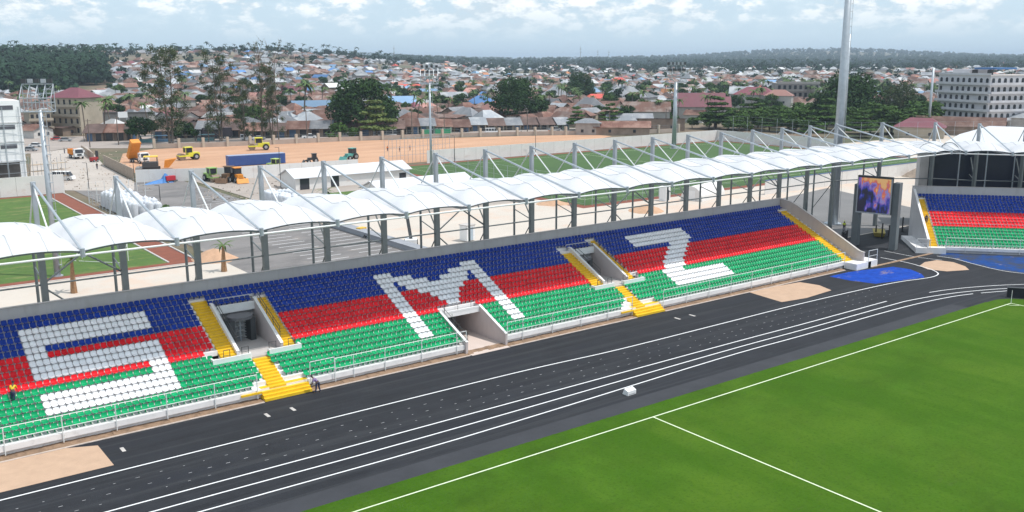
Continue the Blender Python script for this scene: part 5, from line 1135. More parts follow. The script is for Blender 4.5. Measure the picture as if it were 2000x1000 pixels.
def proto(kind, seed=0):
    key = (kind, seed)
    if key in PROTO: return PROTO[key]
    if kind == 'mango': bl = round_blobs(26, 24, 46, seed+3, .10); V, F = leaf_cloud(bl, 9000, .48, seed, .35, .22); m = LEAF['dark']; lb = limbs(24, .9, [b[:3] for b in bl[1:9]], seed)
    elif kind == 'round': bl = round_blobs(9, 9, 16, seed+5, .16); V, F = leaf_cloud(bl, 1700, .36, seed, .3, .45); m = LEAF['mid' if seed % 2 else 'dark']; lb = limbs(9, .3, [b[:3] for b in bl[1:6]], seed)
    elif kind == 'layered':
        rr = random.Random(seed+9); bl = []
        for lev in range(5):
            z = 3.2+lev*1.75; R_l = 6.6*(1-lev*.155)
            for k in range(6-lev//2): a_ = k*6.28/(6-lev//2)+rr.uniform(-.4, .4); rd_ = R_l*rr.uniform(.3, .72); bl.append((rd_*math.cos(a_), rd_*math.sin(a_), z+rr.uniform(-.4, .4), R_l*.42, R_l*.36, .42))
        V, F = leaf_cloud(bl, 4600, .36, seed, 1.2, .6); m = LEAF['pale' if seed % 3 == 0 else 'mid']; lb = limbs(11, .32, [(b[0]*.9, b[1]*.9, b[2]) for b in bl[::3]], seed)
    elif kind == 'casuarina':
        rr = random.Random(seed+21); bl = []
        for k in range(52):
            z = 5+31*(k/52)**.95+rr.uniform(-1, 1); w_ = 10.5*(1-((z-17)/28)**2*.5) if z > 17 else 8.5; a_ = rr.uniform(0, 6.28); rd_ = w_*rr.uniform(.1, .9); bl.append((rd_*math.cos(a_), rd_*math.sin(a_), z, rr.uniform(1.6, 3.2), rr.uniform(1.6, 3.2), rr.uniform(1.4, 2.8)))
        V, F = leaf_cloud(bl, 12000, .24, seed, 0, 1.0); m = LEAF['grey']; lb = MB(); rr2 = random.Random(seed)
        for dx in (-.8, .9): lb.tube((dx*.5, 0, 0), (dx*1.5, dx, 18), .42, 7, .25).tube((dx*1.5, dx, 18), (dx*2, dx, 35), .25, 6, .06)
        for b in bl[::2]: lb.tube((0, 0, max(2, b[2]-4.5)), b[:3], .13, 4, .03)
    elif kind == 'bare':
        rr = random.Random(seed+31); bl = []
        for k in range(14): a_ = rr.uniform(0, 6.28); bl.append((rr.uniform(1, 5)*math.cos(a_), rr.uniform(1, 5)*math.sin(a_), rr.uniform(20, 38), 1.2, 1.2, 1.6))
        V, F = leaf_cloud(bl, 260, .26, seed, 0, .9); m = LEAF['grey']; lb = MB(); lb.tube((0, 0, 0), (.6, .4, 20), .4, 7, .22).tube((.6, .4, 20), (.2, 0, 36), .22, 6, .05)
        for b in bl: lb.tube((.4, .3, b[2]-5), b[:3], .13, 4, .04)
        for b in bl:
            for j in range(3): lb.tube(b[:3], (b[0]+rr.uniform(-1.5, 1.5), b[1]+rr.uniform(-1.5, 1.5), b[2]+rr.uniform(1, 3)), .05, 3, .02)
    elif kind == 'feathery': bl = round_blobs(17, 20, 44, seed+5, .10); V, F = leaf_cloud(bl, 9500, .26, seed, 0, .95); m = LEAF['grey']; lb = limbs(20, .5, [b[:3] for b in bl[1:10]], seed)
    elif kind == 'bush': bl = round_blobs(4, 3.2, 9, seed, .02); V, F = leaf_cloud(bl, 420, .24, seed, .2, .4); m = LEAF['mid']; lb = MB().tube((0, 0, 0), (0, 0, 1.4), .12, 5, .05)
    elif kind == 'coco':
        f_, t_ = palm_parts(11.5, 17, 4.2, .55, .26, .15, 1.2, seed, .75); me = f_.mesh('crown', [FROND]); PROTO[key] = (me, t_.mesh('trunk', [TRK2])); return PROTO[key]
    PROTO[key] = (np_mesh('crown', V, F, m), lb.mesh('trunk', [TRK2])); return PROTO[key]
TREES = []
def tree(kind, x, y, label, seed=0, sc=1.0, rz=None, group=None, name=None, z=None):
    cme, tme = proto(kind, seed); z = height(x, y)-.1 if z is None else z
    nm = name or {'mango': 'mango_tree', 'round': 'broadleaf_tree', 'layered': 'almond_tree', 'casuarina': 'casuarina_tree', 'bare': 'bare_tree', 'feathery': 'casuarina_tree', 'bush': 'bush', 'coco': 'coconut_palm'}[kind]
    g = empty(nm, (x, y, z), R.uniform(0, 6.28) if rz is None else rz, label, 'bush' if kind == 'bush' else ('palm tree' if kind == 'coco' else 'tree'), group); g.scale = (sc,)*3 if not isinstance(sc, tuple) else sc
    obj('crown', cme, g); obj('trunk', tme, g); TREES.append((x, y)); return g
def tpx(kind, px, yb, label, seed=0, sc=1.0, top=None, ref=None, **k):
    q = G(px, yb)
    if top is not None: hh = Hh(px, yb, top); s_ = hh/ref; sc = (s_*(sc if not isinstance(sc, tuple) else 1),)*2+(s_,)
    return tree(kind, q.x, q.y, label, seed, sc, z=-.1, **k)
tpx('mango', 710, 262, 'huge dark round tree standing above the market roofs left of the middle', 1, 1.05, 136, 24.5)
tpx('mango', 1003, 238, 'big dark round tree right of the middle, behind the rusty shop roofs', 2, 1.0, 140, 24.5)
tpx('mango', 1655, 246, 'big dark round tree partly hidden by the thick tall mast', 3, 1.05, 128, 24.5)
tpx('mango', 1135, 200, 'dark broad tree in the town above the blue hipped roof', 4, .9, 132, 24.5)
tpx('casuarina', 335, 281, 'tall sparse tree left of three, its thin crown against the hillside and sky', 1, 1.0, 84, 37)
tpx('casuarina', 432, 276, 'tall dark feathery tree above the black lorry', 2, .8, 98, 37)
tpx('casuarina', 478, 275, 'lower feathery tree just right of the black lorry', 3, .9, 150, 37)
tpx('casuarina', 532, 277, 'tall thin tree with a see-through crown right of the black lorry', 4, .75, 120, 37)
tpx('bare', 512, 276, 'bare branched tree whose twigs stand against the sky', 1, 1.0, 74, 38)
tpx('bare', 545, 277, 'second bare tree beside the see-through tree, twigs against the sky', 2, .7, 80, 38)
tpx('layered', 735, 270, 'pale green flat layered tree in front of the huge dark round tree', 0, 1.0, 194, 10.5)
tpx('bush', 660, 272, 'dark green bush left of the pale layered tree', 1, 2.2); tpx('bush', 690, 272, 'second dark bush at the foot of the pale layered tree', 2, 1.6)
tpx('round', 278, 278, 'dark leafy tree behind the raised orange truck body', 2, 1.1, 218, 9.3); tpx('round', 362, 276, 'dark leafy growth around the foot of the tallest sparse tree', 4, 1.2, 228, 9.3)
tpx('layered', 1127, 254, 'green layered tree left of the small grey hut by the dirt field', 1, 1.0, 208, 10.5); tpx('layered', 1192, 250, 'brighter green layered tree behind the small grey hut', 2, 1.1, 202, 10.5)
tpx('round', 1318, 250, 'dark green tree at the foot of the far floodlight mast', 1, 1.0, 222, 9.3); tpx('round', 1352, 250, 'bushy green tree right of the far floodlight mast', 3, 1.1, 226, 9.3)
rowt = [(1398, 252, 188), (1432, 255, 212), (1466, 252, 190), (1503, 256, 214), (1540, 258, 216), (1570, 258, 205), (1612, 258, 192), (1700, 262, 200), (1735, 262, 206), (1772, 262, 212), (1800, 262, 220), (1585, 268, 226), (1680, 268, 215)]
for i, (px, yb_, tp_) in enumerate(rowt): tpx('layered', px, yb_, ['layered almond tree behind the mesh fence, %s' % w_ for w_ in ('first from the left', 'second from the left', 'third from the left', 'fourth from the left', 'fifth from the left', 'sixth from the left', 'seventh from the left', 'first right of the thick mast', 'second right of the thick mast', 'third right of the thick mast', 'last at the right end', 'low one left of the thick mast', 'low one at the thick mast')][i], 1+i % 2, 1.25, tp_, 10.5)
tpx('feathery', 1752, 246, 'grey feathery tree between the big dark tree and the apartment block', 1, 1.0, 143, 20.5)
for i, (px, yb_, tp_) in enumerate(((168, 270, 190), (205, 272, 182), (218, 262, 196), (585, 215, 158), (595, 250, 150), (1415, 215, 175), (1120, 213, 170), (1255, 208, 172), (870, 180, 140), (905, 215, 178))):
    tpx('coco', px, yb_, ['coconut palm with hanging fronds left of two by the shops', 'coconut palm with drooping fronds beside the white sign', 'coconut palm behind the drooping palm', 'coconut palm beside the light blue roof', 'coconut palm rising behind the pale blue shed roof', 'coconut palm above the maroon roof', 'coconut palm in front of the blue hipped roof', 'coconut palm by the grey roofs left of the far mast', 'coconut palm right of the thin middle mast', 'coconut palm above the blue canvas roof'][i], i % 3, 1.0, tp_, 13.5)
for i in range(7): tree('bush', 34+R.random()*3+i*.7, 92+i*1.2, 'green weed bush growing by the wire cage of white rolls', i % 3, .8, group='weeds beside the wrapped rolls')

for i in range(24):
    px = 1385+i*18.5+R.uniform(-8, 8)
    if 1600 < px < 1640: continue
    tpx('round', px, R.uniform(240, 262), 'leafy green tree behind the mesh fence on the right', 1+2*(i % 2), 1.5, R.uniform(188, 216), 9.3, group='green trees behind the mesh fence')
# ================================================================== BUILDINGS
def rusty(name, a, b, lo=.45, hi=.6, rough=.8):
    m = mat(name, a, rough, 0, .16, col2=b, thr=(lo, hi), detail=8, stretch=(1, 1, 1)); mix_layer(m, tuple(x*.55 for x in a), 1.4, .56, .72, stretch=(3, .3, 1), amount=.6); mix_layer(m, tuple(min(.5, x*1.9) for x in b), 1.1, .60, .70, stretch=(4, .22, 1), amount=.7); return m
ROOF = {'rust': rusty('rusty_sheet_roof', (.125, .055, .038), (.23, .135, .105)), 'rust2': rusty('worn_rusty_roof', (.17, .085, .062), (.28, .22, .195)), 'brown': rusty('dark_brown_roof', (.10, .062, .052), (.17, .11, .095)), 'grey': rusty('grey_sheet_roof', (.17, .18, .20), (.27, .27, .28)),
        'silver': rusty('silver_sheet_roof', (.27, .29, .32), (.40, .41, .42), rough=.6), 'pale': mat('whitish_roof', (.46, .46, .46), .6, .1, .2), 'blue': mat('blue_roof', (.075, .19, .42), .55, .12, .15), 'ltblue': mat('light_blue_roof', (.20, .33, .50), .55, .1, .15), 'red': mat('bright_red_roof', (.50, .075, .055), .6, .12, .2),
        'maroon': mat('maroon_roof', (.20, .055, .075), .6, .12, .2), 'pink': mat('faded_pink_roof', (.38, .19, .16), .7, .15, .2), 'orange': mat('orange_tile_roof', (.52, .22, .10), .8, .15, .3), 'teal': mat('teal_roof', (.22, .40, .38), .6)}
WALLS = {'cream': mat('cream_wall', (.38, .33, .26), .9, .15, .3), 'white': mat('white_house_wall', (.50, .48, .46), .85, .12, .3), 'mud': mat('mud_wall', (.28, .21, .165), .95, .25, .4), 'greyw': mat('block_house_wall', (.32, .30, .285), .95, .2, .4), 'mint': mat('mint_wall', (.40, .56, .46), .85, .1, .4)}
def house_geo(w_, d, h, rh, kind, ov=.6):
    """returns (verts, faces, slot) ; slot 0 wall, 1 roof, 2 window"""
    m_ = MB(); x, y = w_/2, d/2; m_.quad([(-x, -y, -1.5), (x, -y, -1.5), (x, -y, h), (-x, -y, h)], 0).quad([(x, -y, -1.5), (x, y, -1.5), (x, y, h), (x, -y, h)], 0).quad([(x, y, -1.5), (-x, y, -1.5), (-x, y, h), (x, y, h)], 0).quad([(-x, y, -1.5), (-x, -y, -1.5), (-x, -y, h), (-x, y, h)], 0)
    X, Y = x+ov, y+ov; z0 = h-.12
    if kind == 'hip':
        k = min(y, x)*.92; a, b = (-(x-k), 0), (x-k, 0); A, B = (a[0], 0, h+rh), (b[0], 0, h+rh)
        m_.quad([(-X, -Y, z0), (X, -Y, z0), B, A], 1).quad([(X, Y, z0), (-X, Y, z0), A, B], 1); m_.v += [(X, -Y, z0), (X, Y, z0), B, (-X, Y, z0), (-X, -Y, z0), A]; n = len(m_.v); m_.f += [(n-6, n-5, n-4), (n-3, n-2, n-1)]; m_.m += [1, 1]
    elif kind == 'gable':
        m_.quad([(-X, -Y, z0), (X, -Y, z0), (X, 0, h+rh), (-X, 0, h+rh)], 1).quad([(X, Y, z0), (-X, Y, z0), (-X, 0, h+rh), (X, 0, h+rh)], 1)
        for s in (-1, 1): m_.v += [(s*x, -y, h), (s*x, y, h), (s*x, 0, h+rh*.92)]; n = len(m_.v); m_.f.append((n-3, n-2, n-1)); m_.m.append(0)
    else: m_.hexa([(-X, -Y, z0+.9), (X, -Y, z0+.9), (X, Y, z0), (-X, Y, z0)], [(-X, -Y, z0+1.05), (X, -Y, z0+1.05), (X, Y, z0+.15), (-X, Y, z0+.15)], 1); m_.quad([(-x, -y, h), (x, -y, h), (x, -y, h+.8), (-x, -y, h+.8)], 0)
    return m_
def split(m_, slot):
    o_ = MB()
    for f, s in zip(m_.f, m_.m):
        if s == slot: n = len(o_.v); o_.v += [m_.v[i] for i in f]; o_.f.append(tuple(range(n, n+len(f)))); o_.m.append(0)
    return o_
for k_, m_ in ROOF.items(): vary(m_, .6, 1.35)
for k_, m_ in WALLS.items(): vary(m_, .7, 1.2)
HP = {}
def house(x, y, rz, w_, d, h, rh, kind, roof, wall, label, group=None, z=None, win=2, name='house', floors=1):
    w_, d, h, rh = round(w_), round(d), round(h*2)/2, round(rh*2)/2
    key = (w_, d, h, rh, kind, roof, wall, win)
    if key not in HP:
        g_ = house_geo(w_, d, h, rh, kind); wm_ = MB()
        HP[key] = (split(g_, 0).mesh('house', [WALLS[wall]]), split(g_, 1).mesh('roof', [ROOF[roof]]))
    a, b = HP[key]; z = height(x, y)-.1 if z is None else z
    o = obj(name, a); o.location = (x, y, z); o.rotation_euler = (0, 0, rz); tag(o, label, 'house', group); obj('roof', b, o)
    if win:
        wk = ('win', h > 4); 
        if wk not in HP: HP[wk] = MB().box(-.5, .5, -.04, .02, 0, 1.1).mesh('window', [GLASS])
        for fz in range(max(1, int(h//2.9))):
            for k in range(win):
                for s, axis in ((-1, 0), (1, 1)):
                    q = obj('window', HP[wk], o); t = (k+.5)/win-.5
                    if axis == 0: q.location = (t*w_*.9, -d/2-.03, 1.0+fz*2.9)
                    else: q.location = (-w_/2-.03, t*d*.9, 1.0+fz*2.9); q.rotation_euler = (0, 0, -math.pi/2)
    return o
SPEC = []
def hpx(px, yb_, w_, d, h, rh, kind, roof, wall, label, rz=.0, win=2, **k):
    q = G(px, yb_); SPEC.append((q.x, q.y, max(w_, d)*.62)); return house(q.x, q.y, toward_cam(q)+math.pi/2+rz, w_, d, h, rh, kind, roof, wall, label, win=win, z=-.1, **k)
for a in ((617, 222, 24, 12, 4, 3, 'gable', 'ltblue', 'mud', 'long low house with a light blue gable roof left of the huge dark tree'), (640, 236, 22, 9, 3.5, 2, 'gable', 'silver', 'greyw', 'long shed with a pale silver roof just below the light blue roof'),
          (940, 215, 16, 13, 4, 4, 'hip', 'blue', 'cream', 'house with a big blue hipped roof left of the second dark round tree'), (925, 196, 16, 6, 4, 2, 'gable', 'blue', 'cream', 'narrow dark blue roof just above the big blue hipped roof'), (786, 216, 14, 10, 4, 4, 'gable', 'ltblue', 'cream', 'steep light blue roof right behind the huge dark round tree'),
          (1142, 192, 21, 15, 4.5, 6, 'hip', 'ltblue', 'white', 'house with a tall light blue hipped roof below the town trees'), (1172, 202, 20, 9, 3.5, 2.5, 'hip', 'red', 'cream', 'low bright red roof just right of the tall light blue roof'), (1207, 172, 22, 16, 4, 6, 'hip', 'red', 'white', 'house with a bright red hipped roof in the middle distance'), (1282, 168, 16, 14, 4, 5, 'hip', 'red', 'white', 'second bright red hipped roof beside the far floodlight lamps'),
          (1085, 198, 20, 13, 4, 4, 'hip', 'grey', 'white', 'wide grey hipped roof left of the tall light blue roof'), (1150, 226, 16, 12, 4, 5, 'hip', 'grey', 'mud', 'grey hipped roof behind the green layered trees'), (1220, 195, 22, 13, 4, 5, 'hip', 'silver', 'white', 'broad silver roof right of the low bright red roof'),
          (1262, 238, 20, 12, 5, 4, 'gable', 'rust2', 'white', 'white walled house with a striped rusty and pale roof'), (1365, 232, 22, 14, 6, 6, 'gable', 'maroon', 'greyw', 'steep dark maroon roof just right of the far floodlight mast'), (1398, 230, 12, 10, 5, 5, 'gable', 'maroon', 'white', 'smaller maroon roof with a pale gable right of the steep maroon roof'),
          (1148, 262, 9, 7, 4.5, 1.5, 'hip', 'grey', 'greyw', 'small grey block hut with a pale blue grey roof at the dirt field fence'), (1215, 262, 20, 9, 3, 2, 'gable', 'rust', 'mud', 'low shack with a streaky rusty roof right of the small grey hut'), (1228, 250, 18, 8, 3.5, 2.5, 'gable', 'grey', 'greyw', 'grey roofed shed behind the streaky rusty shack'), (1290, 254, 18, 8, 4, 2, 'shed', 'brown', 'mud', 'dark brown lean-to left of the far floodlight mast'),
          (885, 205, 16, 11, 4, 4, 'gable', 'silver', 'cream', 'pale silver gable roof left of the big blue hipped roof'), (835, 196, 22, 12, 4, 4, 'hip', 'ltblue', 'white', 'pale grey blue hipped roof right of the huge dark round tree'), (800, 184, 16, 10, 4, 4, 'gable', 'red', 'white', 'pinkish red gable roof above the pale grey blue roof'), (925, 180, 16, 11, 4, 4, 'gable', 'orange', 'white', 'faded orange gable roof behind the narrow dark blue roof'),
          (50, 185, 20, 12, 5, 5, 'gable', 'ltblue', 'white', 'large pale roof behind the lattice floodlight head on the left'), (575, 196, 16, 12, 4, 6, 'gable', 'maroon', 'cream', 'steep maroon roof above the light blue roof on the left'), (1520, 215, 14, 9, 8, 3, 'hip', 'pink', 'white', 'tall white house with a pink roof right of the layered trees'), (1475, 212, 22, 13, 8, 4, 'hip', 'maroon', 'white', 'white two storey house with a long maroon roof beyond the layered trees'),
          (1445, 205, 12, 9, 7, 4, 'gable', 'silver', 'white', 'tall pale gable left of the long maroon roof'), (1870, 262, 30, 14, 3.5, 3, 'gable', 'rust', 'mud', 'long rusty roof in front of the apartment block'), (1795, 268, 16, 10, 4, 3, 'hip', 'maroon', 'cream', 'dark red hipped roof left below the apartment block'), (1985, 250, 20, 9, 4.5, 1.5, 'gable', 'silver', 'greyw', 'pale flat roofed shed at the right edge under the apartment block'), (1790, 205, 18, 10, 4, 3, 'gable', 'rust2', 'white', 'red and white roof between the grey feathery tree and the apartment block'),
          (1770, 175, 24, 10, 6, 2, 'gable', 'pink', 'white', 'long white house with a pink roof left of the apartment block top'), (235, 250, 26, 10, 6, 2, 'shed', 'silver', 'greyw', 'flat pale roofed block behind the drooping palms'), (440, 195, 24, 12, 4, 4, 'gable', 'silver', 'white', 'big pale roof behind the tall dark feathery tree'), (405, 210, 20, 12, 4, 4, 'gable', 'grey', 'white', 'grey roof with a dark ridge between the sparse tall trees'), (300, 168, 24, 14, 4, 5, 'hip', 'silver', 'white', 'pale hipped roof left of the tallest sparse tree')):
    hpx(*a, rz=R.uniform(-.35, .35))
# buildings of several storeys
def block(p0, p1, depth, h, floors, cols, wallm, label, roof='flat', name='apartment_building', arch_=False, side_cols=None, balc=True, roofm=None, wf=.42, side=-1):
    rz, ln2 = local_frame(p0, p1); g = empty(name, (p0[0], p0[1], -.1), rz, label, 'building'); MB().box(0, ln2, 0, depth, 0, h).build('wall', wallm, g)
    fh = h/floors
    def opening(wd, ht):
        if not arch_: return MB().box(-wd/2, wd/2, -.12, -.004, 0, ht)
        n = 6; m_ = MB(); pts = [(-wd/2, 0), (wd/2, 0), (wd/2, ht*.7)]+[(wd/2*math.cos(math.pi*k/n), ht*.7+ht*.3*math.sin(math.pi*k/n)) for k in range(1, n)]+[(-wd/2, ht*.7)]
        m_.hexa([(a, -.12, b) for a, b in pts], [(a, -.004, b) for a, b in pts]); return m_
    me = opening(ln2/cols*wf, fh*.52).mesh('window', [GLASS])
    for f_ in range(floors):
        for c in range(cols):
            if R.random() < .05: continue
            o = obj('window', me, g); o.location = (ln2*(c+.5)/cols, 0, f_*fh+fh*.25)
        if side_cols:
            for c in range(side_cols):
                o = obj('window', me, g); o.location = ((0 if side < 0 else ln2), depth*(c+.5)/side_cols, f_*fh+fh*.25); o.rotation_euler = (0, 0, -math.pi/2 if side < 0 else math.pi/2)
        if balc: MB().box(-.5, ln2+.5, -1.1, -.125, f_*fh-.15, f_*fh+.02).build('balcony', wallm, g); MB().box(-.5, ln2+.5, -1.15, -1.05, f_*fh+.022, f_*fh+.9).build('balcony_rail', wallm, g); 
        if balc and side_cols:
            xs_ = (-1.1, -.125) if side < 0 else (ln2+.125, ln2+1.1); MB().box(xs_[0], xs_[1], 0, depth, f_*fh-.15, f_*fh+.02).build('balcony', wallm, g); xr = -1.15 if side < 0 else ln2+1.05; MB().box(xr, xr+.1, 0, depth, f_*fh+.022, f_*fh+.9).build('balcony_rail', wallm, g)
    if roof == 'hip':
        q = house_geo(ln2, depth, h, 3.5, 'hip', .8); r_ = split(q, 1); r_.v = [(a+ln2/2, b+depth/2, c) for a, b, c in r_.v]; r_.build('roof', roofm, g)
    else: MB().box(-.2, ln2+.2, -.2, depth+.2, h+.002, h+.35).build('roof', CONC, g); MB().box(-.2, ln2+.2, -.2, 0, h+.352, h+1.1).build('parapet', wallm, g)
    return g, ln2
APW = mat('grey_apartment_render', (.54, .54, .57), .85, .12, .25)
p0 = g3(1826, 243); p1 = g3(1925, 252); d_ = (Vector(p1)-Vector(p0)).length
g, ln2 = block(p0, p1, 26, 20.5, 6, 9, APW, 'grey six storey apartment block with arched windows and balconies at the right', arch_=True, side_cols=9, side=1)
MB().box(3, 12, 4, 14, 20.86, 23).build('stair_hut', APW, g); MB().box(12.5, 24, 6, 16, 23.0, 23.7).build('blue_roof_cover', ROOF['blue'], g)
for x in (14, 22): MB().tube((x, 5, 20.86), (x, 5, 22.9), 1.1, 10).build('water_tank', BLACK, g)
block(g3(1515, 207), g3(1598, 207), 14, 13, 3, 8, WALLS['greyw'], 'raw concrete three storey building left of the big dark tree', name='concrete_building', wf=.5)
block(g3(104, 262), g3(160, 264), 11, 14, 4, 5, WALLS['cream'], 'cream four storey house with a maroon roof behind the left floodlight mast', roof='hip', roofm=ROOF['maroon'], name='tall_house', wf=.3)
block(g3(62, 268), g3(104, 266), 11, 9, 3, 4, WALLS['cream'], 'weathered cream block with blue shutters behind the scaffold', name='shop_building', wf=.55)
block(g3(592, 186), g3(662, 184), 16, 9, 2, 9, WALLS['white'], 'wide white two storey villa with a flat roof left of the huge dark tree', name='villa')
block(g3(546, 152), g3(572, 151), 14, 19, 4, 5, WALLS['cream'], 'tall cream block with square windows high on the left hillside', roof='flat', name='tall_house', balc=False)
# shops along the road
SH = [(168, 202, 276, 5, 'brown', 'mud'), (204, 246, 275, 5, 'rust', 'mud'), (248, 268, 274, 6, 'brown', 'mud'), (300, 342, 272, 5, 'rust2', 'greyw'), (344, 382, 272, 5, 'brown', 'mud'), (386, 428, 271, 5.5, 'grey', 'greyw'), (430, 470, 270, 5, 'brown', 'mud'), (474, 512, 269, 4.5, 'rust', 'mud'), (515, 560, 269, 4.5, 'brown', 'mud'),
      (562, 603, 268, 5, 'rust', 'mud'), (605, 650, 267, 5, 'grey', 'mud'), (652, 700, 266, 4.5, 'brown', 'mud'), (704, 745, 265, 4.5, 'rust', 'mud'), (748, 790, 264, 4.5, 'brown', 'mud'), (793, 818, 262, 5, 'rust', 'white'), (821, 850, 261, 5, 'grey', 'mint'), (852, 882, 260, 4.5, 'rust', 'mint'), (886, 918, 258, 4, 'rust', 'mud'), (921, 950, 256, 4.5, 'silver', 'cream'), (953, 985, 255, 4, 'brown', 'cream'),
      (988, 1018, 254, 4, 'grey', 'cream'), (1021, 1052, 253, 4, 'brown', 'mud'), (1055, 1085, 253, 4, 'brown', 'white'), (1088, 1112, 253, 4, 'grey', 'mint')]
COLN = {'brown': 'dark brown', 'rust': 'rusty', 'rust2': 'patchy rusty', 'grey': 'grey', 'silver': 'pale silver'}; WN = {'mud': 'mud coloured', 'greyw': 'grey block', 'white': 'white', 'mint': 'mint green', 'cream': 'cream'}
PLC = ['behind the drooping palms, leftmost', 'under the white sign', 'left of the dark leafy tree', 'behind the left teal stall', 'behind the tallest sparse tree', 'behind the black lorry', 'behind the lower feathery tree', 'behind the bare trees', 'right of the bare trees', 'behind the white pickup', 'behind the pink sunshade', 'left of the pale layered tree', 'behind the pale layered tree', 'under the huge dark round tree', 'just right of the huge dark round tree', 'behind the left half of the green fence', 'behind the right half of the green fence', 'with the red awning', 'right of the covered car', 'behind the white van', 'left of the second dark tree', 'under the second dark tree', 'right of the second dark tree', 'left of the green layered tree']
for i, (x0, x1, yb_, h, rf, wl) in enumerate(SH):
    p0, p1 = Vector(g3(x0, yb_)), Vector(g3(x1, yb_-.5)); rz, ln2 = local_frame(p0, p1); SPEC.append((*(((p0+p1)/2).xy), ln2*.6))
    g = empty('shop', (p0.x, p0.y, -.1), rz, 'shop with %s roof and %s walls %s' % (COLN[rf], WN[wl], PLC[i]), 'shop', 'low shops along the road'); dp_ = 9
    MB().box(0, ln2, 0, dp_, 0, h-1.2).build('wall', WALLS[wl], g); rr_ = MB(); q_ = [(-.5, -2.2, h-2.0), (ln2+.4, -2.2, h-2.0), (ln2+.4, dp_*.5, h+.6), (-.5, dp_*.5, h+.6)]; rr_.hexa(q_, [(a, b, c+.12) for a, b, c in q_]); q_ = [(-.5, dp_+.4, h-1.0), (ln2+.4, dp_+.4, h-1.0), (ln2+.4, dp_*.5+.01, h+.6), (-.5, dp_*.5+.01, h+.6)]; rr_.hexa(q_, [(a, b, c+.12) for a, b, c in q_]); rr_.build('roof', ROOF[rf], g)
    n = max(2, int(ln2/4.5))
    for k in range(n):
        xx = ln2*(k+.18)/n; MB().box(xx, xx+ln2/n*.62, -.07, -.004, .1, h-2.3).build('shop_opening', GLASS if (k+i) % 3 else mat('blue_shutter', (.09, .17, .30), .7), g)
        MB().box(ln2*k/n-.1, ln2*k/n+.1, -2.1, -1.9, 0, h-2.1).build('post', TRK2, g)
for i, (x0, x1, y_) in enumerate(((822, 842, 266), (850, 880, 264.5))):
    p0, p1 = g3(x0, y_), g3(x1, y_-.4); rz, ln2 = local_frame(p0, p1); f_ = MB().box(0, ln2, -.05, .05, 0, 2.4).build('green_fence', mat('green_sheet', (.03, .32, .15), .6, .1, 1)); f_.location = p0; f_.rotation_euler = (0, 0, rz); tag(f_, 'bright green sheet fence in front of the mint shops, %s half' % ('left' if i == 0 else 'right'), 'fence'); MB().box(0, ln2, -.08, .08, 2.402, 2.48).build('top_rail', STEEL, f_)
q = G(243, 262); g = empty('sign_board', (q.x, q.y, 0), toward_cam(q)+math.pi/2, 'blank white sign board over the shops behind the dirt field', 'sign'); MB().box(-1.7, 1.7, -.1, .1, 6.2, 8.4).build('board', WHITE, g)
for x in (-1.2, 1.2): MB().tube((x, 0, 0), (x, 0, 6.2), .08, 6).build('post', STEEL, g)

# --- houses of the town: the nearest ones as houses, the rest as one mass
def uv(x, y): dx, dy = x-CAM[0], y-CAM[1]; d = math.hypot(dx, dy); az = math.degrees(math.atan2(dx, dy)-YAW); return d, az
def free(x, y, r): return all((x-a)**2+(y-b)**2 > (r+c)**2 for a, b, c in SPEC)
FIELD = [Vector((57, 150)), Vector((60, 225)), Vector((230, 225)), Vector((262, 160)), Vector((245, 90))]
def pick_roof(d, az):
    r = R.random()
    if d < 640: T = (('rust', .33), ('rust2', .25), ('brown', .16), ('grey', .13), ('silver', .06), ('pink', .02), ('blue', .015), ('maroon', .02), ('pale', .015))
    elif az < -7: T = (('rust', .14), ('rust2', .17), ('brown', .06), ('grey', .27), ('silver', .22), ('blue', .025), ('ltblue', .03), ('maroon', .02), ('pale', .05), ('pink', .015))
    elif d < 1100: T = (('rust', .15), ('rust2', .22), ('brown', .04), ('grey', .20), ('silver', .17), ('pink', .06), ('red', .012), ('pale', .11), ('ltblue', .02), ('orange', .02))
    else: T = (('rust2', .14), ('grey', .15), ('silver', .20), ('pink', .09), ('pale', .34), ('orange', .03), ('ltblue', .03), ('red', .02))
    for k, p in T:
        r -= p
        if r <= 0: return k
    return 'grey'
cand = []
def tree_zone(x, y, d, az):
    v = math.sin(x*.011+1)*math.cos(y*.0093)+.6*math.sin(x*.023-y*.017)
    return v
cell = 12.0; ang = .32; ca, sa = math.cos(ang), math.sin(ang)
for i in range(-80, 170):
    for j in range(-10, 180):
        gx_, gy_ = i*cell+R.uniform(-2.4, 2.4), j*cell+R.uniform(-2.4, 2.4)+60; x = gx_*ca-gy_*sa+150; y = gx_*sa+gy_*ca+60
        d, az = uv(x, y)
        if d > 1050 or abs(az) > 30: continue
        # keep off the fields and the road
        X_, Y_ = 1000+FPX*math.tan(rad(az)), 114+FPX*27.8/d/math.cos(rad(az))
        lim = 262 if X_ < 150 else (258 if X_ < 600 else (252 if X_ < 850 else (245 if X_ < 1120 else (238 if X_ < 1400 else (215 if X_ < 1830 else 232)))))
        if Y_ > lim: continue
        if 150 < X_ and X_ < -60: continue
        if X_ < 235 and 700 < d: continue          # the wood
        if R.random() < (.05 if d < 520 else .15): continue
        if not free(x, y, 5): continue
        cand.append((d, az, x, y))
cand.sort()
near = []; far_list = []
REG = lambda X_: 'left of the tall sparse trees' if X_ < 300 else ('between the tall sparse trees' if X_ < 560 else ('left of the huge dark tree' if X_ < 640 else ('around the huge dark tree' if X_ < 790 else ('left of the second dark tree' if X_ < 950 else ('around the second dark tree' if X_ < 1070 else ('left of the far floodlight mast' if X_ < 1320 else ('right of the far floodlight mast' if X_ < 1560 else 'near the apartment block')))))))
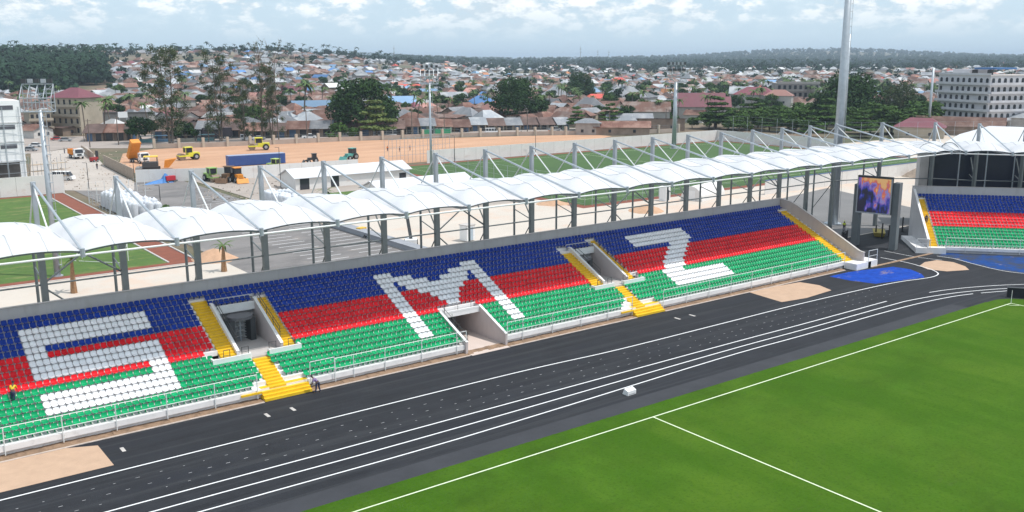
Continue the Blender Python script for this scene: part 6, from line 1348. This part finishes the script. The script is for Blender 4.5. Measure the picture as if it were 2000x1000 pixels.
RN = {'rust': 'rusty', 'rust2': 'patchy', 'brown': 'dark', 'grey': 'grey', 'silver': 'silver', 'pink': 'faded pink', 'blue': 'blue', 'maroon': 'maroon', 'pale': 'whitish', 'ltblue': 'light blue', 'red': 'red', 'orange': 'orange'}
for d, az, x, y in cand:
    if len(near) < 255 and -29.5 < az < 29.5:
        near.append((d, az, x, y))
    else: far_list.append((d, az, x, y, 0))
WN2 = {'mud': 'brown', 'greyw': 'grey', 'cream': 'cream', 'white': 'white'}
for d, az, x, y in near:
    wl_ = R.choice(['mud', 'greyw', 'cream', 'mud', 'white'])
    rf = pick_roof(d, az); kd = R.choice(['gable', 'gable', 'hip', 'shed'] if rf in ('rust', 'rust2', 'brown') else ['gable', 'hip', 'hip']); big = R.random() < .2
    w_ = R.choice([8, 9, 11, 12]) + (5 if big else 0); dd_ = R.choice([7, 8, 9]); X_ = 1000+FPX*math.tan(rad(az))
    house(x, y, ang+R.choice([0, math.pi/2])+R.uniform(-.15, .15), w_, dd_, R.choice([3, 3, 3.5]), R.choice([1.5, 2, 2.5]) if kd != 'hip' else R.choice([2.5, 3, 3.5]), kd, rf, wl_,
          '%s house with %s %s roof %s' % (WN2[wl_], RN[rf], {'gable': 'gabled', 'hip': 'hipped', 'shed': 'sloping'}[kd], REG(X_)), 'houses packed behind the road', win=R.choice([1, 2]))
for i in range(5200):   # further out
    az = R.uniform(-31, 31); d = 1050*(R.random()*(4.2**1.35-1)+1)**(1/1.35); a_ = YAW+rad(az); x = CAM[0]+d*math.sin(a_); y = CAM[1]+d*math.cos(a_); X_ = 1000+FPX*math.tan(rad(az))
    if X_ < 240 and d < 1500: continue
    if tree_zone(x, y, d, az) > .55: continue
    if X_ > 1150 and 1700 < d < 2600 and R.random() < .8: continue
    if X_ > 1150 and d > 2600 and R.random() < .55: continue
    far_list.append((d, az, x, y, 1))
rk = list(ROOF); wk_ = list(WALLS); V_, F_, M_ = [], [], []
for d, az, x, y, lv in far_list:
    rf = pick_roof(d, az); s_ = 1.0+(.25 if d > 1500 else 0); w_ = R.uniform(7, 13)*s_; dd_ = R.uniform(6, 9.5)*s_; kd = R.choice(['gable', 'hip', 'hip']); h = R.choice([3, 3.2, 3.6, 3.4, 6.4 if R.random() < .3 else 3])
    g_ = house_geo(w_, dd_, h, R.uniform(1.8, 3.4), kd); rz = ang+R.choice([0, math.pi/2])+R.uniform(-.4, .4); c, s = math.cos(rz), math.sin(rz); z = height(x, y)-.1; b = len(V_)
    wl = R.choice(['mud', 'greyw', 'cream', 'white', 'white']); wi = 13+wk_.index(wl)
    V_ += [(px_*c-py_*s+x, px_*s+py_*c+y, pz+z) for px_, py_, pz in g_.v]; F_ += [tuple(b+k for k in f) for f in g_.f]; M_ += [rk.index(rf) if m == 1 else wi for m in g_.m]
me = bpy.data.meshes.new('distant_houses'); me.from_pydata(V_, [], F_)
for k in rk: me.materials.append(ROOF[k])
for k in wk_: me.materials.append(WALLS[k])
me.polygons.foreach_set('material_index', [min(m, 12+len(wk_)) if m < 13 else m for m in M_]); o = obj('distant_houses', me, kind='stuff'); o['label'] = 'sea of small distant roofs of the town up to the horizon'

# --- town trees
cnt = 0; tries = 0
while cnt < 430 and tries < 9000:
    tries += 1; az = R.uniform(-28, 28); d = R.uniform(330, 800); a_ = YAW+rad(az); x = CAM[0]+d*math.sin(a_); y = CAM[1]+d*math.cos(a_); X_ = 1000+FPX*math.tan(rad(az)); Y_ = 114+FPX*27.8/d/math.cos(rad(az))
    if Y_ > (250 if X_ < 850 else 238 if X_ < 1400 else 222): continue
    if X_ < 220 and d > 700: continue
    kd = 'coco' if R.random() < .40 else 'round'
    if X_ < 560 and R.random() < .35: continue
    tree(kd, x, y, {'coco': 'coconut palm among the roofs %s', 'round': 'leafy round tree among the roofs %s'}[kd] % REG(X_), R.randrange(3), R.uniform(.6, 1.25) if kd == 'round' else R.uniform(.75, 1.05), group={'coco': 'coconut palms in the town', 'round': 'round trees in the town'}[kd]); cnt += 1
LOWT = {}
for s_ in range(4):
    bl = round_blobs(9, 9, 9, s_+40, .12); LOWT['r%d' % s_] = leaf_cloud(bl, 62, 1.12, s_, .3, .35)
    f_, t_ = palm_parts(11.5, 9, 4.2, .75, .3, .2, 1.0, s_, .7)
    qv = [f_.v[i] for f in f_.f for i in f]; LOWT['p%d' % s_] = (np.array(qv), np.arange(len(qv)).reshape(-1, 4))
def tree_mass(name, items, m, label):
    Vs, Fs = [], []; b = 0
    for key, x, y, z, s_, rz in items:
        V, F = LOWT[key]; c, s = math.cos(rz), math.sin(rz); q = np.empty_like(V); q[:, 0] = (V[:, 0]*c-V[:, 1]*s)*s_+x; q[:, 1] = (V[:, 0]*s+V[:, 1]*c)*s_+y; q[:, 2] = V[:, 2]*s_+z; Vs.append(q); Fs.append(F+b); b += len(V)
    o = obj(name, np_mesh(name, np.concatenate(Vs), np.concatenate(Fs), m), kind='stuff'); o['label'] = label; return o
it = []
for i in range(2000):    # the wood on the left
    X_ = R.uniform(-60, 222); d = R.uniform(720, 1180); az = math.degrees(math.atan((X_-1000)/FPX)); a_ = YAW+rad(az)
    if X_ > 150 and d < 800: continue
    x = CAM[0]+d*math.sin(a_); y = CAM[1]+d*math.cos(a_); pm = R.random() < .22
    it.append((('p%d' if pm else 'r%d') % R.randrange(4), x, y, height(x, y)-.5, R.uniform(1.25, 1.6) if pm else R.uniform(1.1, 1.6), R.uniform(0, 6.3)))
tree_mass('wood', it, LEAF['bluegreen'], 'dark dense wood on the rise at the left edge')
it = []
for i in range(5200):
    az = R.uniform(-31, 31); d = 560*(R.random()*(8.2**1.45-1)+1)**(1/1.45); a_ = YAW+rad(az); x = CAM[0]+d*math.sin(a_); y = CAM[1]+d*math.cos(a_); X_ = 1000+FPX*math.tan(rad(az)); z = height(x, y)
    tz_ = tree_zone(x, y, d, az); p = .68+(.6 if tz_ > .45 else 0)+(.5 if d > 1700 and X_ > 1150 else 0)+(.35 if d > 2600 else 0)-(.1 if X_ < 620 and d < 1600 else 0)
    if X_ < 230 and d < 1250: continue
    if R.random() > p: continue
    for k in range(1 if d < 1500 else (2 if d < 2600 else 3)):
        pm = R.random() < .35; s_ = R.uniform(.7, 1.25)*(1.0 if d < 1500 else 1.35 if d < 2800 else 1.6); x2, y2 = x+R.uniform(-14, 14)*k, y+R.uniform(-14, 14)*k
        it.append((('p%d' if pm else 'r%d') % R.randrange(4), x2, y2, height(x2, y2)-.3, s_, R.uniform(0, 6.3)))
for i in range(1900):   # tree line that closes the horizon
    az = R.uniform(-31, 31) if i < 800 else R.uniform(4, 31); d = R.uniform(3600, 6200); a_ = YAW+rad(az); x = CAM[0]+d*math.sin(a_); y = CAM[1]+d*math.cos(a_); it.append(('r%d' % R.randrange(4), x, y, height(x, y)-.5, R.uniform(1.8, 3.0), R.uniform(0, 6)))
tree_mass('distant_trees', it, LEAF['bluegreen'], 'scattered distant trees and palms of the town and the low hills')
# far radio masts on the skyline
for i, (px, tp_, d) in enumerate(((672, 92, 2600), (776, 90, 2600), (1132, 92, 2600), (1165, 99, 3000), (1186, 100, 3000))):
    az = math.atan((px-1000)/FPX); x = CAM[0]+d*math.sin(YAW+az); y = CAM[1]+d*math.cos(YAW+az); z = 27.8+(114-tp_)/FPX*d
    g = empty('radio_mast', (x, y, 0), 0, ['thin radio mast on the skyline, leftmost of five', 'tallest thin radio mast on the skyline, second from the left', 'thin radio mast on the skyline, middle of five', 'short radio mast on the skyline, fourth from the left', 'short radio mast on the skyline, rightmost of five'][i], 'radio mast', 'radio masts on the skyline')
    MB().tube((0, 0, 0), (0, 0, z), 1.1, 4, .5).build('pole', STEEL, g)
    for zz in (z*.7, z*.85): MB().tube((0, 0, zz), (0, 0, zz+2.5), 2.0, 6).build('drum', STEEL, g)

# ================================================================== HAZE
hb = MB().box(-4900, 14900, -4600, 14900, -2, 96); hm = bpy.data.materials.new('air_haze'); hm.use_nodes = True; t = hm.node_tree; t.nodes.remove(t.nodes['Principled BSDF']); pv = t.nodes.new('ShaderNodeVolumePrincipled')
pv.inputs['Color'].default_value = (.70, .84, 1.0, 1); pv.inputs['Density'].default_value = 1.25e-4; pv.inputs['Anisotropy'].default_value = .0; t.links.new(pv.outputs[0], t.nodes['Material Output'].inputs['Volume'])
hb.build('haze', hm, kind='stuff')

# ================================================================== LABELS: tell look-alikes apart by their place
def _px(o):
    d = np.array(o.matrix_basis.translation)-CAM; z = d@_f; return (1000+FPX*(d@_r)/z, 500-FPX*(d@_u)/z)
bylab = {}
for o in list(scn.objects):
    if o.parent is None and o.get('label') and o.get('category'): bylab.setdefault(o['label'], []).append(o)
def ordw(k):
    if k <= 20: return ORD[k-1]
    t_, u_ = divmod(k, 10); return {2: 'twenty', 3: 'thirty', 4: 'forty', 5: 'fifty', 6: 'sixty', 7: 'seventy'}[t_]+('-'+ORD[u_-1] if u_ else 'th')
for lb, os_ in bylab.items():
    if len(os_) < 2: continue
    os_.sort(key=_px); n = len(os_)
    for i, o in enumerate(os_): o['label'] = lb+', '+('leftmost' if i == 0 else 'rightmost' if i == n-1 else ordw(i+1)+' from left')
